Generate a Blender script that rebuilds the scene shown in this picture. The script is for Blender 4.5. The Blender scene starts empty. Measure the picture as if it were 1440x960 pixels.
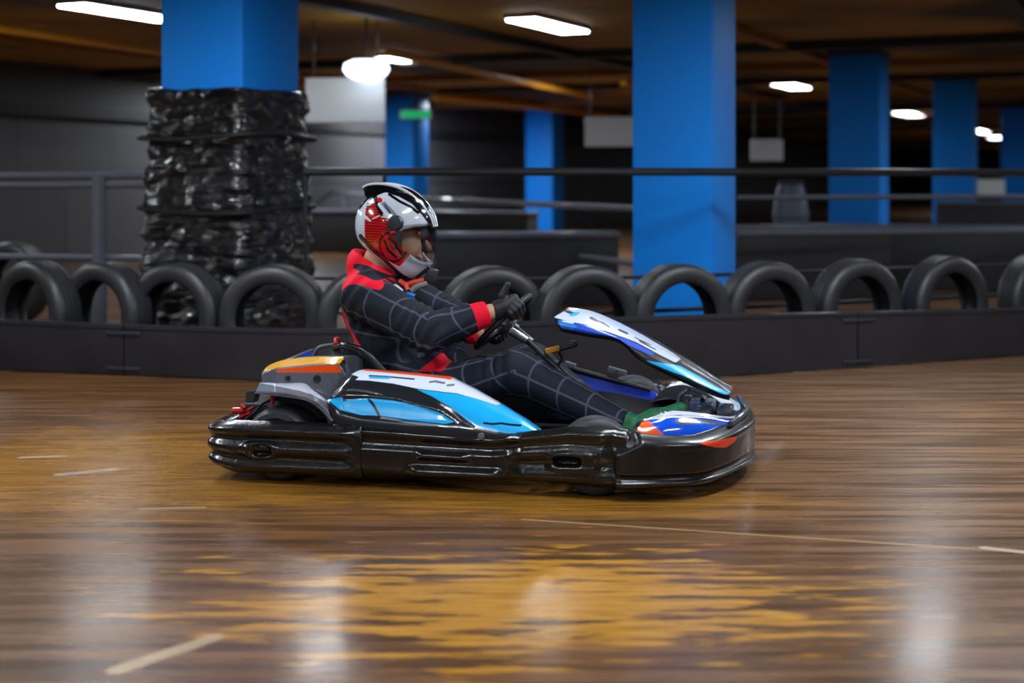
import bpy, bmesh, math, random
import numpy as np
from mathutils import Vector, Matrix, noise as mnoise
from mathutils.bvhtree import BVHTree

random.seed(7)
C = bpy.context.scene.collection
FP, HZ, CH = 2000.0, 250.0, 1.155          # focal length and horizon in pixels of the 1440x960 frame, eye height

# ------------------------------------------------------------------ frames
YAW = math.radians(-12.0)
KO = np.array([-0.037, 5.839, 0.0])
FW = np.array([math.cos(YAW), math.sin(YAW), 0.0])      # kart forward
LF = np.array([-math.sin(YAW), math.cos(YAW), 0.0])     # kart left (away from the eye)
KM = Matrix.Translation(Vector(KO)) @ Matrix.Rotation(YAW, 4, 'Z')

def ray(px, py):
    return np.array([(px - 720.0) / FP, 1.0, -(py - HZ) / FP])
def K(px, py, v):
    """kart-local point seen at a photo pixel, on the lengthwise plane v metres left of the kart's middle"""
    r = ray(px, py); e = np.array([0, 0, CH]) - KO
    t = (v - e @ LF) / (r @ LF)
    p = e + r * t
    return np.array([p @ FW, p @ LF, p[2]])
def W(px, py, d):
    r = ray(px, py) * d
    return np.array([r[0], d, CH + r[2]])
def to_local(p):
    q = np.asarray(p) - KO
    return np.array([q @ FW, q @ LF, q[2]])

# ------------------------------------------------------------------ materials
def lin(c):
    out = []
    for x in c:
        x /= 255.0
        out.append(x / 12.92 if x <= 0.04045 else ((x + 0.055) / 1.055) ** 2.4)
    return tuple(out) + (1.0,)

class NT:
    def __init__(s, name):
        s.m = bpy.data.materials.new(name); s.m.use_nodes = True
        s.t = s.m.node_tree; s.t.nodes.clear()
        s.out = s.n('ShaderNodeOutputMaterial')
        s.b = s.n('ShaderNodeBsdfPrincipled'); s.l(s.b.outputs[0], s.out.inputs[0])
    def n(s, k, **kw):
        x = s.t.nodes.new(k)
        for a, v in kw.items(): setattr(x, a, v)
        return x
    def l(s, a, b): s.t.links.new(a, b)
    def put(s, sock, v):
        if hasattr(v, 'is_linked') or isinstance(v, bpy.types.NodeSocket): s.l(v, sock)
        else: sock.default_value = v
    def math(s, op, a, b=0.0, c=0.0, clamp=False):
        x = s.n('ShaderNodeMath', operation=op, use_clamp=clamp)
        s.put(x.inputs[0], a); s.put(x.inputs[1], b); s.put(x.inputs[2], c)
        return x.outputs[0]
    def mix(s, f, a, b):
        x = s.n('ShaderNodeMix', data_type='RGBA')
        s.put(x.inputs[0], f); s.put(x.inputs[6], a); s.put(x.inputs[7], b)
        return x.outputs[2]
    def noise(s, scale, vec=None, detail=3.0, rough=0.55):
        x = s.n('ShaderNodeTexNoise'); x.inputs['Scale'].default_value = scale
        x.inputs['Detail'].default_value = detail; x.inputs['Roughness'].default_value = rough
        if vec is None: vec = s.n('ShaderNodeTexCoord').outputs['Object']
        s.l(vec, x.inputs['Vector'])
        return x.outputs[0]
    def ramp(s, f, lo, hi):
        x = s.n('ShaderNodeMapRange', interpolation_type='SMOOTHSTEP')
        s.put(x.inputs[0], f); x.inputs[1].default_value = lo; x.inputs[2].default_value = hi
        return x.outputs[0]
    def attr(s, name):
        return s.n('ShaderNodeAttribute', attribute_name=name).outputs['Fac']
    def bump(s, h, strength=0.2, dist=0.01):
        x = s.n('ShaderNodeBump'); x.inputs['Strength'].default_value = strength; x.inputs['Distance'].default_value = dist
        s.l(h, x.inputs['Height']); s.l(x.outputs[0], s.b.inputs['Normal'])

def mat(name, c, rough=0.5, metal=0.0, coat=0.0, var=0.15, scale=30.0, bump=0.0, spec=0.5, bscale=None):
    k = NT(name); col = lin(c)
    f = k.noise(scale)
    d = tuple(x * (1 - var) for x in col[:3]) + (1,)
    e = tuple(min(1, x * (1 + var)) for x in col[:3]) + (1,)
    k.put(k.b.inputs['Base Color'], k.mix(f, d, e))
    k.put(k.b.inputs['Roughness'], k.math('MULTIPLY_ADD', f, 0.16, max(0.02, rough - 0.08)))
    k.b.inputs['Metallic'].default_value = metal
    k.b.inputs['Coat Weight'].default_value = coat; k.b.inputs['Coat Roughness'].default_value = 0.06
    k.b.inputs['Specular IOR Level'].default_value = spec
    if bump: k.bump(k.noise(bscale or scale * 1.5), bump, 0.01)
    return k.m

def paint_mat(name, base, layers, rough=0.25, coat=0.6, soft=0.0012, spec=0.5):
    """layers: [(attribute holding the distance inside a painted outline, colour)], later ones on top"""
    k = NT(name); f = k.noise(25.0)
    bc = lin(base)
    col = k.mix(f, tuple(x * .9 for x in bc[:3]) + (1,), bc)
    for a, c in layers:
        m = k.ramp(k.attr(a), -soft, soft)
        col = k.mix(m, col, lin(c))
    k.put(k.b.inputs['Base Color'], col)
    k.put(k.b.inputs['Roughness'], k.math('MULTIPLY_ADD', f, 0.1, rough - .05))
    k.b.inputs['Coat Weight'].default_value = coat; k.b.inputs['Coat Roughness'].default_value = 0.05
    k.b.inputs['Specular IOR Level'].default_value = spec
    return k.m

def emit_mat(name, c, strength):
    k = NT(name)
    k.b.inputs['Base Color'].default_value = lin(c)
    f = k.noise(4.0)
    k.put(k.b.inputs['Emission Color'], k.mix(f, lin(c), tuple(min(1, x * 1.02) for x in lin(c)[:3]) + (1,)))
    k.b.inputs['Emission Strength'].default_value = strength
    return k.m

# ------------------------------------------------------------------ mesh building
def mk(name, verts, faces, m, parent=None, smooth=True, attrs=None, sharp=None):
    me = bpy.data.meshes.new(name)
    me.from_pydata([tuple(map(float, v)) for v in verts], [], [tuple(map(int, f)) for f in faces])
    bm = bmesh.new(); bm.from_mesh(me)
    bmesh.ops.recalc_face_normals(bm, faces=bm.faces)
    bm.to_mesh(me); bm.free()
    if smooth:
        me.polygons.foreach_set('use_smooth', [True] * len(me.polygons))
        if sharp is not None: me.set_sharp_from_angle(angle=math.radians(sharp))
    for a, vals in (attrs or {}).items():
        at = me.attributes.new(a, 'FLOAT', 'POINT'); at.data.foreach_set('value', np.asarray(vals, dtype=np.float32))
    me.materials.append(m)
    o = bpy.data.objects.new(name, me); C.objects.link(o)
    if parent is not None: o.parent = parent
    return o

def tag(o, label=None, cat=None, group=None, kind=None):
    if label: o['label'] = label
    if cat: o['category'] = cat
    if group: o['group'] = group
    if kind: o['kind'] = kind
    return o

def empty(name, loc=(0, 0, 0), rz=0.0):
    o = bpy.data.objects.new(name, None); C.objects.link(o)
    o.location = loc; o.rotation_euler = (0, 0, rz)
    return o

def copy_tree(o, parent=None):
    c = o.copy(); C.objects.link(c)
    if parent is not None: c.parent = parent
    for ch in list(o.children): copy_tree(ch, c)
    return c

class MB:
    """collects shapes into one mesh"""
    def __init__(s): s.v = []; s.f = []
    def add(s, verts, faces):
        b = len(s.v); s.v += [tuple(x) for x in verts]; s.f += [tuple(i + b for i in f) for f in faces]; return s
    def box(s, c, size, rot=None, bevel=0.0):
        bm = bmesh.new(); bmesh.ops.create_cube(bm, size=1.0)
        for v in bm.verts: v.co = Vector((v.co.x * size[0], v.co.y * size[1], v.co.z * size[2]))
        if bevel: bmesh.ops.bevel(bm, geom=list(bm.edges), offset=bevel, segments=2, profile=.6, affect='EDGES')
        R = rot if rot is not None else Matrix.Identity(3)
        bm.verts.index_update()
        s.add([tuple(R @ v.co + Vector(c)) for v in bm.verts], [[v.index for v in f.verts] for f in bm.faces]); bm.free(); return s
    def tube(s, pts, r, n=10, closed=False, cap=True):
        P = [Vector(p) for p in pts]; L = len(P); rs = r if hasattr(r, '__len__') else [r] * L
        rings = []; up = None
        for i in range(L):
            a = P[(i - 1) % L] if (closed or i > 0) else P[i]; b = P[(i + 1) % L] if (closed or i < L - 1) else P[i]
            t = (b - a).normalized()
            if up is None:
                up = Vector((0, 0, 1)) if abs(t.z) < .9 else Vector((1, 0, 0))
            x = (up - t * up.dot(t)).normalized(); y = t.cross(x); up = x
            rings.append([P[i] + (x * math.cos(2 * math.pi * k / n) + y * math.sin(2 * math.pi * k / n)) * rs[i] for k in range(n)])
        V = [tuple(p) for q in rings for p in q]; F = []
        for i in range(L if closed else L - 1):
            j = (i + 1) % L
            for k in range(n): F.append((i * n + k, i * n + (k + 1) % n, j * n + (k + 1) % n, j * n + k))
        if cap and not closed: F.append(tuple(range(n))[::-1]); F.append(tuple((L - 1) * n + k for k in range(n)))
        return s.add(V, F)
    def lathe(s, prof, n=40, M=None, closed=False):
        """prof: [(radius, axial)] turned about local Y, then M"""
        M = M or Matrix.Identity(4); V = []; L = len(prof)
        for r, a in prof:
            for k in range(n):
                t = 2 * math.pi * k / n
                V.append(tuple(M @ Vector((r * math.cos(t), a, r * math.sin(t)))))
        F = []
        for i in range(L if closed else L - 1):
            j = (i + 1) % L
            for k in range(n): F.append((i * n + k, i * n + (k + 1) % n, j * n + (k + 1) % n, j * n + k))
        if not closed:
            F.append(tuple(range(n))); F.append(tuple((L - 1) * n + k for k in range(n)))
        return s.add(V, F)
    def prism(s, poly, a, b):
        """poly: 3D points list; extruded from offset a to offset b (vectors)"""
        n = len(poly); V = [tuple(np.asarray(p) + a) for p in poly] + [tuple(np.asarray(p) + b) for p in poly]
        F = [tuple(range(n)), tuple(range(2 * n - 1, n - 1, -1))] + [(i, (i + 1) % n, n + (i + 1) % n, n + i) for i in range(n)]
        return s.add(V, F)
    def build(s, name, m, parent=None, smooth=True, sharp=35): return mk(name, s.v, s.f, m, parent, smooth, sharp=sharp)

def grid(rows, close_u=False, close_v=False, cap=False):
    """rows: array (R, N, 3) -> verts, faces"""
    A = np.asarray(rows, dtype=float); R, N = A.shape[:2]
    V = A.reshape(-1, 3); F = []
    for i in range(R if close_u else R - 1):
        for j in range(N if close_v else N - 1):
            a = i * N + j; b = i * N + (j + 1) % N; i2 = (i + 1) % R
            F.append((a, b, i2 * N + (j + 1) % N, i2 * N + j))
    if cap:
        F.append(tuple(range(N))); F.append(tuple((R - 1) * N + j for j in range(N))[::-1])
    return V, F

def spline(pts, n, closed=False):
    """Catmull-Rom through pts"""
    P = np.asarray(pts, dtype=float); L = len(P); out = []
    segs = L if closed else L - 1
    for q in range(n):
        t = q * segs / (n if closed else n - 1); i = min(int(t), segs - 1); f = t - i
        g = lambda k: P[k % L] if closed else P[min(max(k, 0), L - 1)]
        a, b, c, d = g(i - 1), g(i), g(i + 1), g(i + 2)
        out.append(.5 * ((2 * b) + (c - a) * f + (2 * a - 5 * b + 4 * c - d) * f ** 2 + (3 * b - a - 3 * c + d) * f ** 3))
    return np.array(out)

# ---- implicit surfaces
def caps(P, a, b, ra, rb):
    a = np.asarray(a, float); b = np.asarray(b, float); d = b - a
    t = np.clip(((P - a) @ d) / (d @ d), 0, 1)
    return np.linalg.norm(P - a - t[..., None] * d, axis=-1) - (ra + (rb - ra) * t)
def ell(P, c, r, R=None):
    q = P - np.asarray(c, float)
    if R is not None: q = q @ np.asarray(R)
    q = q / np.asarray(r, float)
    k = np.linalg.norm(q, axis=-1)
    return (k - 1) * min(r) * np.maximum(1, 1)
def smin(a, b, k):
    h = np.clip(.5 + .5 * (b - a) / k, 0, 1)
    return b + (a - b) * h - k * h * (1 - h)
def smax(a, b, k): return -smin(-a, -b, k)
def sdf(fn, lo, hi, h):
    lo = np.asarray(lo, float); hi = np.asarray(hi, float)
    n = np.ceil((hi - lo) / h).astype(int) + 1
    xs = [lo[i] + h * np.arange(n[i]) for i in range(3)]
    F = np.empty(n)
    for i in range(n[0]):
        Y, Z = np.meshgrid(xs[1], xs[2], indexing='ij')
        F[i] = fn(np.stack([np.full_like(Y, xs[0][i]), Y, Z], -1))
    ins = F < 0
    corners = [(a, b, c) for a in (0, 1) for b in (0, 1) for c in (0, 1)]
    sl = lambda o: tuple(slice(o[i], n[i] - 1 + o[i]) for i in range(3))
    cnt = sum(ins[sl(o)].astype(int) for o in corners)
    act = (cnt > 0) & (cnt < 8)
    acc = np.zeros(act.shape + (3,)); num = np.zeros(act.shape)
    for a in corners:
        for ax in range(3):
            if a[ax] == 1: continue
            b = list(a); b[ax] = 1; b = tuple(b)
            fa, fb = F[sl(a)], F[sl(b)]
            cr = (fa < 0) != (fb < 0)
            t = np.where(cr, fa / np.where(cr, fa - fb, 1), 0)
            p = np.zeros(act.shape + (3,)); p[...] = a; p[..., ax] += t
            acc += np.where(cr[..., None], p, 0); num += cr
    idx = -np.ones(act.shape, int); w = np.argwhere(act); idx[act] = np.arange(len(w))
    V = (acc[act] / num[act][:, None] + w) * h + lo
    Q = []
    for ax in range(3):
        b1, b2 = (ax + 1) % 3, (ax + 2) % 3
        s0 = [slice(1, n[i] - 1) for i in range(3)]; s0[ax] = slice(0, n[ax] - 1)
        s1 = list(s0); s1[ax] = slice(1, n[ax])
        A, B = ins[tuple(s0)], ins[tuple(s1)]
        for flip, mask in ((False, A & ~B), (True, ~A & B)):
            e = np.argwhere(mask)
            if len(e) == 0: continue
            for i in range(3):
                if i != ax: e[:, i] += 1
            def cell(d1, d2):
                q = e.copy(); q[:, b1] -= d1; q[:, b2] -= d2
                return idx[q[:, 0], q[:, 1], q[:, 2]]
            f = [cell(0, 0), cell(1, 0), cell(1, 1), cell(0, 1)]
            Q.append(np.stack(f[::-1] if flip else f, 1))
    return V, np.concatenate(Q)

def relax(V, Fq, it=2):
    F = np.asarray(Fq); V = V.copy()
    for _ in range(it):
        s = np.zeros_like(V); c = np.zeros(len(V))
        for a, b in ((0, 1), (1, 2), (2, 3), (3, 0)):
            np.add.at(s, F[:, a], V[F[:, b]]); np.add.at(s, F[:, b], V[F[:, a]])
            np.add.at(c, F[:, a], 1); np.add.at(c, F[:, b], 1)
        V = .5 * V + .5 * s / np.maximum(c, 1)[:, None]
    return V

# ---- painted outlines
def poly_sd(P, poly):
    poly = np.asarray(poly, float); n = len(poly)
    d = np.full(len(P), 1e9); ins = np.zeros(len(P), bool)
    for i in range(n):
        a, b = poly[i], poly[(i + 1) % n]
        e = b - a; w = P - a
        t = np.clip((w @ e) / max(e @ e, 1e-12), 0, 1)
        d = np.minimum(d, np.linalg.norm(w - t[:, None] * e, axis=1))
        c = ((a[1] > P[:, 1]) != (b[1] > P[:, 1])) & (P[:, 0] < (b[0] - a[0]) * (P[:, 1] - a[1]) / (b[1] - a[1] if abs(b[1] - a[1]) > 1e-12 else 1e-12) + a[0])
        ins ^= c
    return np.where(ins, d, -d)
def seg_sd(P, pts, w):
    d = np.full(len(P), 1e9)
    for a, b in zip(pts[:-1], pts[1:]):
        a = np.asarray(a); b = np.asarray(b); e = b - a; q = P - a
        t = np.clip((q @ e) / max(e @ e, 1e-12), 0, 1)
        d = np.minimum(d, np.linalg.norm(q - t[:, None] * e, axis=1))
    return w - d

class Decal:
    """reads where outlines sit on a surface and stores the distance inside them, in the side (length, height) plane"""
    def __init__(s, V, F, v0, shape=None, lim=None):
        s.F = [tuple(map(int, f)) for f in F]
        s.V = np.asarray(V, float)
        if lim: s.F = [f for f in s.F if len(f) == 4 and all(i // shape[1] <= lim[0] and i % shape[1] <= lim[1] for i in f)]; F = s.F
        s.bvh = BVHTree.FromPolygons([tuple(x) for x in s.V], [tuple(map(int, f)) for f in F]); s.v0 = v0
        s.P = s.V[:, [0, 2]]; s.par = shape is not None
        if s.par:                                       # surface laid out as rows x columns: measure along the surface itself
            A = s.V[:shape[0] * shape[1]].reshape(shape[0], shape[1], 3)
            cw = np.concatenate([[0], np.cumsum(np.linalg.norm(np.diff(A, axis=1), axis=2).mean(0))]); rw = np.concatenate([[0], np.cumsum(np.linalg.norm(np.diff(A, axis=0), axis=2)[:, :max(2, shape[1] // 2)].mean(1))])
            s.P = np.stack(np.meshgrid(rw, cw, indexing='ij'), -1).reshape(-1, 2)
        s.attrs = {}; s.layers = []
        s.eye = Vector(to_local((0, 0, CH)))
    def hit(s, px, py):
        r = ray(px, py); d = Vector((r @ FW, r @ LF, r[2])).normalized()
        if s.par:
            h, n_, fi, ds = s.bvh.ray_cast(s.eye, d)
            if h is None:                                      # just past the silhouette: take the closest spot that is on the surface
                for q in range(1, 60):
                    for a in range(12):
                        r = ray(px + .4 * q * math.cos(a * math.pi / 6), py + .4 * q * math.sin(a * math.pi / 6))
                        h, n_, fi, ds = s.bvh.ray_cast(s.eye, Vector((r @ FW, r @ LF, r[2])).normalized())
                        if h is not None: break
                    if h is not None: break
            if h is None:
                h, n_, fi, ds = s.bvh.find_nearest(Vector(K(px, py, s.v0)))
            ix = list(s.F[fi]); w = np.array([1 / (1e-6 + (Vector(s.V[i]) - h).length ** 2) for i in ix])
            return (s.P[ix] * w[:, None]).sum(0) / w.sum()
        h = s.bvh.ray_cast(s.eye, d)[0]
        if h is None: return K(px, py, s.v0)[[0, 2]]
        return np.array([h.x, h.z])
    def dense(s, pix, closed=True, n=4):
        q = []; L = len(pix)
        for i in range(L if closed else L - 1):
            a, b = np.array(pix[i], float), np.array(pix[(i + 1) % L], float)
            for k in range(n): q.append(a + (b - a) * k / n)
        if not closed: q.append(np.array(pix[-1], float))
        return q
    def at(s, p, v): return s.hit(*p) if v is None else K(p[0], p[1], v)[[0, 2]]
    def poly(s, name, col, pix, v=None):
        s.add(name, col, poly_sd(s.P, [s.at(p, v) for p in s.dense(pix)]))
    def line(s, name, col, pix, w, v=None):
        s.add(name, col, seg_sd(s.P, [s.at(p, v) for p in s.dense(pix, False)], w))
    def add(s, name, col, val):
        if name in s.attrs: s.attrs[name] = np.maximum(s.attrs[name], val)
        else: s.attrs[name] = val; s.layers.append((name, col))

# ------------------------------------------------------------------ shared materials
M = {}
M['plastic'] = mat('scuffed_black_plastic', (15, 15, 17), .26, 0, .25, .35, 14, .12, .55, 60)
M['black'] = mat('matt_black', (17, 17, 19), .55, 0, 0, .2, 40)
M['darkgrey'] = mat('dark_grey_plastic', (44, 46, 54), .38, 0, .2, .15, 30)
M['grey'] = mat('grey_plastic', (96, 98, 108), .35, 0, .3, .12, 25)
M['lightgrey'] = mat('light_grey_plastic', (160, 164, 178), .32, 0, .4, .1, 25)
M['silver'] = mat('brushed_metal', (150, 152, 158), .3, .9, 0, .15, 60)
M['rubber'] = mat('tyre_rubber', (38, 38, 41), .45, 0, 0, .25, 35, .1)
M['kartrubber'] = mat('kart_tyre_rubber', (40, 41, 47), .5, 0, 0, .2, 30)
M['red'] = mat('red_plastic', (200, 14, 22), .35, 0, .3, .1, 30)
M['yellow'] = mat('yellow_plastic', (222, 150, 10), .4, 0, .2, .1, 30)
M['white'] = mat('white_gloss', (214, 220, 232), .25, 0, .5, .04, 20)
M['skin'] = None

# ================================================================== THE HALL
E1 = np.array([0.42, 0.9075, 0]); E2 = np.array([0.9075, -0.42, 0]); HALL = -math.atan2(.42, .9075)
CEIL = 2.66
def hall(a, b, z=0.0): return E1 * a + E2 * b + np.array([0, 0, z])
RH = Matrix.Rotation(HALL, 3, 'Z')       # local x -> E2, local y -> E1

def floor_material():
    k = NT('worn_painted_track_floor')
    geo = k.n('ShaderNodeNewGeometry').outputs['Position']
    def sv(sx, sy, rz=0.0, off=(0, 0, 0)):
        m = k.n('ShaderNodeMapping'); m.inputs['Scale'].default_value = (sx, sy, 1); m.inputs['Rotation'].default_value = (0, 0, rz)
        m.inputs['Location'].default_value = off
        k.l(geo, m.inputs['Vector']); return m.outputs[0]
    sep = k.n('ShaderNodeSeparateXYZ'); k.l(geo, sep.inputs[0]); X, Y = sep.outputs[0], sep.outputs[1]
    streak = k.noise(1.0, sv(1.1, 15, .03), 5, .6)
    streak2 = k.noise(1.0, sv(.55, 32, .02, (3, 7, 0)), 4, .6)
    fine = k.noise(1.0, sv(3.0, 60, .02, (9, 1, 0)), 3, .6)
    patch = k.noise(1.0, sv(.55, 1.3, .1, (1.7, .6, 0)), 3, .55)
    blot = k.noise(1.0, sv(2.6, 10, .05, (5, 2, 0)), 5, .65)
    col = k.mix(k.ramp(streak, .3, .7), lin((66, 43, 24)), lin((114, 76, 42)))
    col = k.mix(k.math('MULTIPLY', k.ramp(streak2, .5, .72), .45), col, lin((54, 38, 27)))
    # old ochre coat still showing: broad on the left and under the racing line, broken towards the front
    def blob(x, y, rx, ry):
        a = k.math('DIVIDE', k.math('SUBTRACT', X, x), rx); b = k.math('DIVIDE', k.math('SUBTRACT', Y, y), ry)
        return k.math('SUBTRACT', 1.0, k.math('SQRT', k.math('ADD', k.math('MULTIPLY', a, a), k.math('MULTIPLY', b, b))), clamp=True)
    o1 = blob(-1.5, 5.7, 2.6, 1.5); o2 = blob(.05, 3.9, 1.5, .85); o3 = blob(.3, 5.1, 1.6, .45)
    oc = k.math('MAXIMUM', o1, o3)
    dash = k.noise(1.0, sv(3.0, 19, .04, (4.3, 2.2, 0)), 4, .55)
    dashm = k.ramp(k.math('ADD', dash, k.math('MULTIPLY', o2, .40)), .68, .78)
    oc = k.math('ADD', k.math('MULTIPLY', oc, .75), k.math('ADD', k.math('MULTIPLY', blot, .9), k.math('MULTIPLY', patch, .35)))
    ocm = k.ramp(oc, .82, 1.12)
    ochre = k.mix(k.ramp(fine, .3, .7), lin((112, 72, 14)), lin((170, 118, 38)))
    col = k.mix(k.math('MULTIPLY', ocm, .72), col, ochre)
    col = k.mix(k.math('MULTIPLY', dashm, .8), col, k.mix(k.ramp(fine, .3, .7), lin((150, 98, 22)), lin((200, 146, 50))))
    # pinkish grey dust on the right-hand side
    gr = k.math('MULTIPLY', k.ramp(X, .3, 1.6), k.ramp(Y, 3.2, 5.6))
    col = k.mix(k.math('MULTIPLY', gr, .55), col, k.mix(k.ramp(streak, .35, .65), lin((92, 70, 55)), lin((142, 112, 88))))
    # painted strokes and scuffs
    def seg(a, b, w, c, s=.9):
        nonlocal col
        ax, ay = a[0], a[1]; dx, dy = b[0] - a[0], b[1] - a[1]; L2 = dx * dx + dy * dy
        qx = k.math('SUBTRACT', X, ax); qy = k.math('SUBTRACT', Y, ay)
        t = k.math('DIVIDE', k.math('ADD', k.math('MULTIPLY', qx, dx), k.math('MULTIPLY', qy, dy)), L2, clamp=True)
        ex = k.math('SUBTRACT', qx, k.math('MULTIPLY', t, dx)); ey = k.math('SUBTRACT', qy, k.math('MULTIPLY', t, dy))
        d = k.math('SQRT', k.math('ADD', k.math('MULTIPLY', ex, ex), k.math('MULTIPLY', ey, ey)))
        d = k.math('ADD', d, k.math('MULTIPLY', k.math('SUBTRACT', blot, .5), w * .9))
        m = k.math('MULTIPLY', k.math('SUBTRACT', 1.0, k.ramp(d, w * .6, w * 1.25)), s)
        col = k.mix(m, col, lin(c))
    def FL(px, py): d = FP * CH / (py - HZ); return ((px - 720) * d / FP, d)
    seg(FL(165, 942), FL(300, 896), .028, (176, 150, 120), .75)
    seg(FL(735, 730), FL(1440, 776), .010, (176, 140, 96), .55)
    seg(FL(1385, 770), FL(1440, 776), .02, (190, 170, 150), .8)
    seg(FL(30, 643), FL(88, 641), .02, (170, 160, 160), .6)
    seg(FL(85, 667), FL(160, 660), .028, (170, 160, 160), .6)
    seg(FL(200, 715), FL(285, 713), .016, (170, 150, 130), .5)
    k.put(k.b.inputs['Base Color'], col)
    k.put(k.b.inputs['Roughness'], k.math('MULTIPLY_ADD', streak, .22, .16))
    k.b.inputs['Specular IOR Level'].default_value = .4
    k.b.inputs['Coat Weight'].default_value = .12; k.b.inputs['Coat Roughness'].default_value = .12
    k.bump(k.math('ADD', k.noise(1.0, sv(5, 7), 3), k.math('MULTIPLY', streak, .5)), .10, .01)
    return k.m
fl = mk('floor', [(-45, -8, 0), (60, -8, 0), (60, 95, 0), (-45, 95, 0)], [(0, 1, 2, 3)], floor_material(), smooth=False)
tag(fl, 'worn glossy brown track floor with ochre patches and streaks', 'floor', kind='structure')

def ceiling_material():
    k = NT('amber_timber_ceiling')
    tc = k.n('ShaderNodeTexCoord').outputs['Object']
    m = k.n('ShaderNodeMapping'); m.inputs['Scale'].default_value = (.35, 2.2, 1); k.l(tc, m.inputs[0])
    f = k.noise(1.0, m.outputs[0], 4); g = k.noise(.25, tc, 2)
    col = k.mix(f, lin((128, 90, 8)), lin((180, 132, 24)))
    col = k.mix(k.ramp(g, .45, .62), col, lin((50, 34, 14)))
    k.put(k.b.inputs['Base Color'], col); k.b.inputs['Roughness'].default_value = .75
    return k.m
MB().box(hall(46, 8, CEIL + .06), (90, 110, .12), RH).build('ceiling', ceiling_material(), None, False)
tag(bpy.data.objects['ceiling'], 'low amber timber ceiling of the kart hall', 'ceiling', kind='structure')
M['beam'] = mat('ochre_beam', (150, 96, 22), .6, 0, 0, .25, 5)
M['beamdark'] = mat('dark_steel_beam', (30, 26, 24), .6, 0, 0, .25, 5)
bi = 0
for a, dk, dz in ((15.6, 1, .10), (18.4, 0, .10), (21.2, 1, .09), (25.5, 0, .10), (29.8, 1, .12), (33.5, 0, .08), (38, 0, .12), (43, 1, .10), (50, 0, .14), (60, 1, .1)):
    bi += 1
    o = MB().box(hall(a, 6, CEIL - dz / 2), (86, .16, dz), RH).build('trim_%d' % bi, M['beamdark'] if dk else M['beam'], None, False)
    tag(o, 'cross beam under the amber ceiling', 'ceiling beam', 'cross beams under the ceiling', 'structure')
for b, dk, dz in ((-11.2, 0, .07), (-6.4, 1, .08), (-3.9, 0, .07), (-1.2, 1, .06), (1.6, 0, .07), (6.0, 1, .09), (9.5, 0, .07)):
    bi += 1
    o = MB().box(hall(44, b, CEIL - dz / 2 - .005), (.14, 84, dz), RH).build('trim_%d' % bi, M['beamdark'] if dk else M['beam'], None, False)
    tag(o, 'long lengthwise beam under the amber ceiling', 'ceiling beam', 'lengthwise beams under the ceiling', 'structure')

M['streak_tube'] = mat('lit_streak_ochre', (232, 160, 36), .45, 0, 0, .15, 3)  # added tubes in bright ochre that stand for lamp-lit beam edges
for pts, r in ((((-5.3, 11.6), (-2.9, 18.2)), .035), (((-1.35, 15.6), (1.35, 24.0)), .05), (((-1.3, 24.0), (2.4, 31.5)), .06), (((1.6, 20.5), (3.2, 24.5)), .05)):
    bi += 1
    o = MB().tube([(pts[0][0], pts[0][1], CEIL - .13), (pts[1][0], pts[1][1], CEIL - .13)], r, 10).build('trim_%d' % bi, M['streak_tube'], None)
    tag(o, 'ochre tube standing for a lit streak under the ceiling', 'streak_tube', 'ochre tubes standing for lit streaks under the ceiling', 'structure')
def wall_material():
    k = NT('dark_grey_panel_wall')
    tc = k.n('ShaderNodeTexCoord').outputs['Object']
    br = k.n('ShaderNodeTexBrick'); br.inputs['Scale'].default_value = 1.0
    br.inputs['Brick Width'].default_value = 2.4; br.inputs['Row Height'].default_value = 1.05; br.inputs['Mortar Size'].default_value = .02
    mp = k.n('ShaderNodeMapping'); mp.inputs['Rotation'].default_value = (math.radians(90), 0, 0)
    k.l(tc, mp.inputs[0])
    cb = k.n('ShaderNodeCombineXYZ'); sp = k.n('ShaderNodeSeparateXYZ'); k.l(tc, sp.inputs[0])
    k.l(k.math('ADD', sp.outputs[0], sp.outputs[1]), cb.inputs[0]); k.l(sp.outputs[2], cb.inputs[1])
    k.l(cb.outputs[0], br.inputs['Vector'])
    br.inputs['Color1'].default_value = lin((58, 56, 61)); br.inputs['Color2'].default_value = lin((68, 65, 71)); br.inputs['Mortar'].default_value = lin((32, 31, 35))
    k.put(k.b.inputs['Base Color'], br.outputs[0]); k.b.inputs['Roughness'].default_value = .6
    return k.m
WALL = wall_material()
# long wall runs with the hall (direction E1) along the left; its distance along E2
wb = float(np.array([-6.5, 18.2, 0]) @ E2)
o = MB().box(hall(45, wb - .15, CEIL / 2), (.3, 80, CEIL), RH).build('wall_left', WALL, None, False)
tag(o, 'long dark grey panelled wall behind the track', 'wall', kind='structure')
o = MB().box(hall(84, 12, CEIL / 2), (60, .3, CEIL), RH).build('wall_back', WALL, None, False)
tag(o, 'distant dark end wall of the hall', 'wall', kind='structure')
o = MB().box(hall(45, wb + .06, 2.02), (.10, 78, .10), RH).build('trim_90', M['beamdark'], None, False)
tag(o, 'dark rail running along the top of the left wall', 'wall trim', kind='structure')

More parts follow.
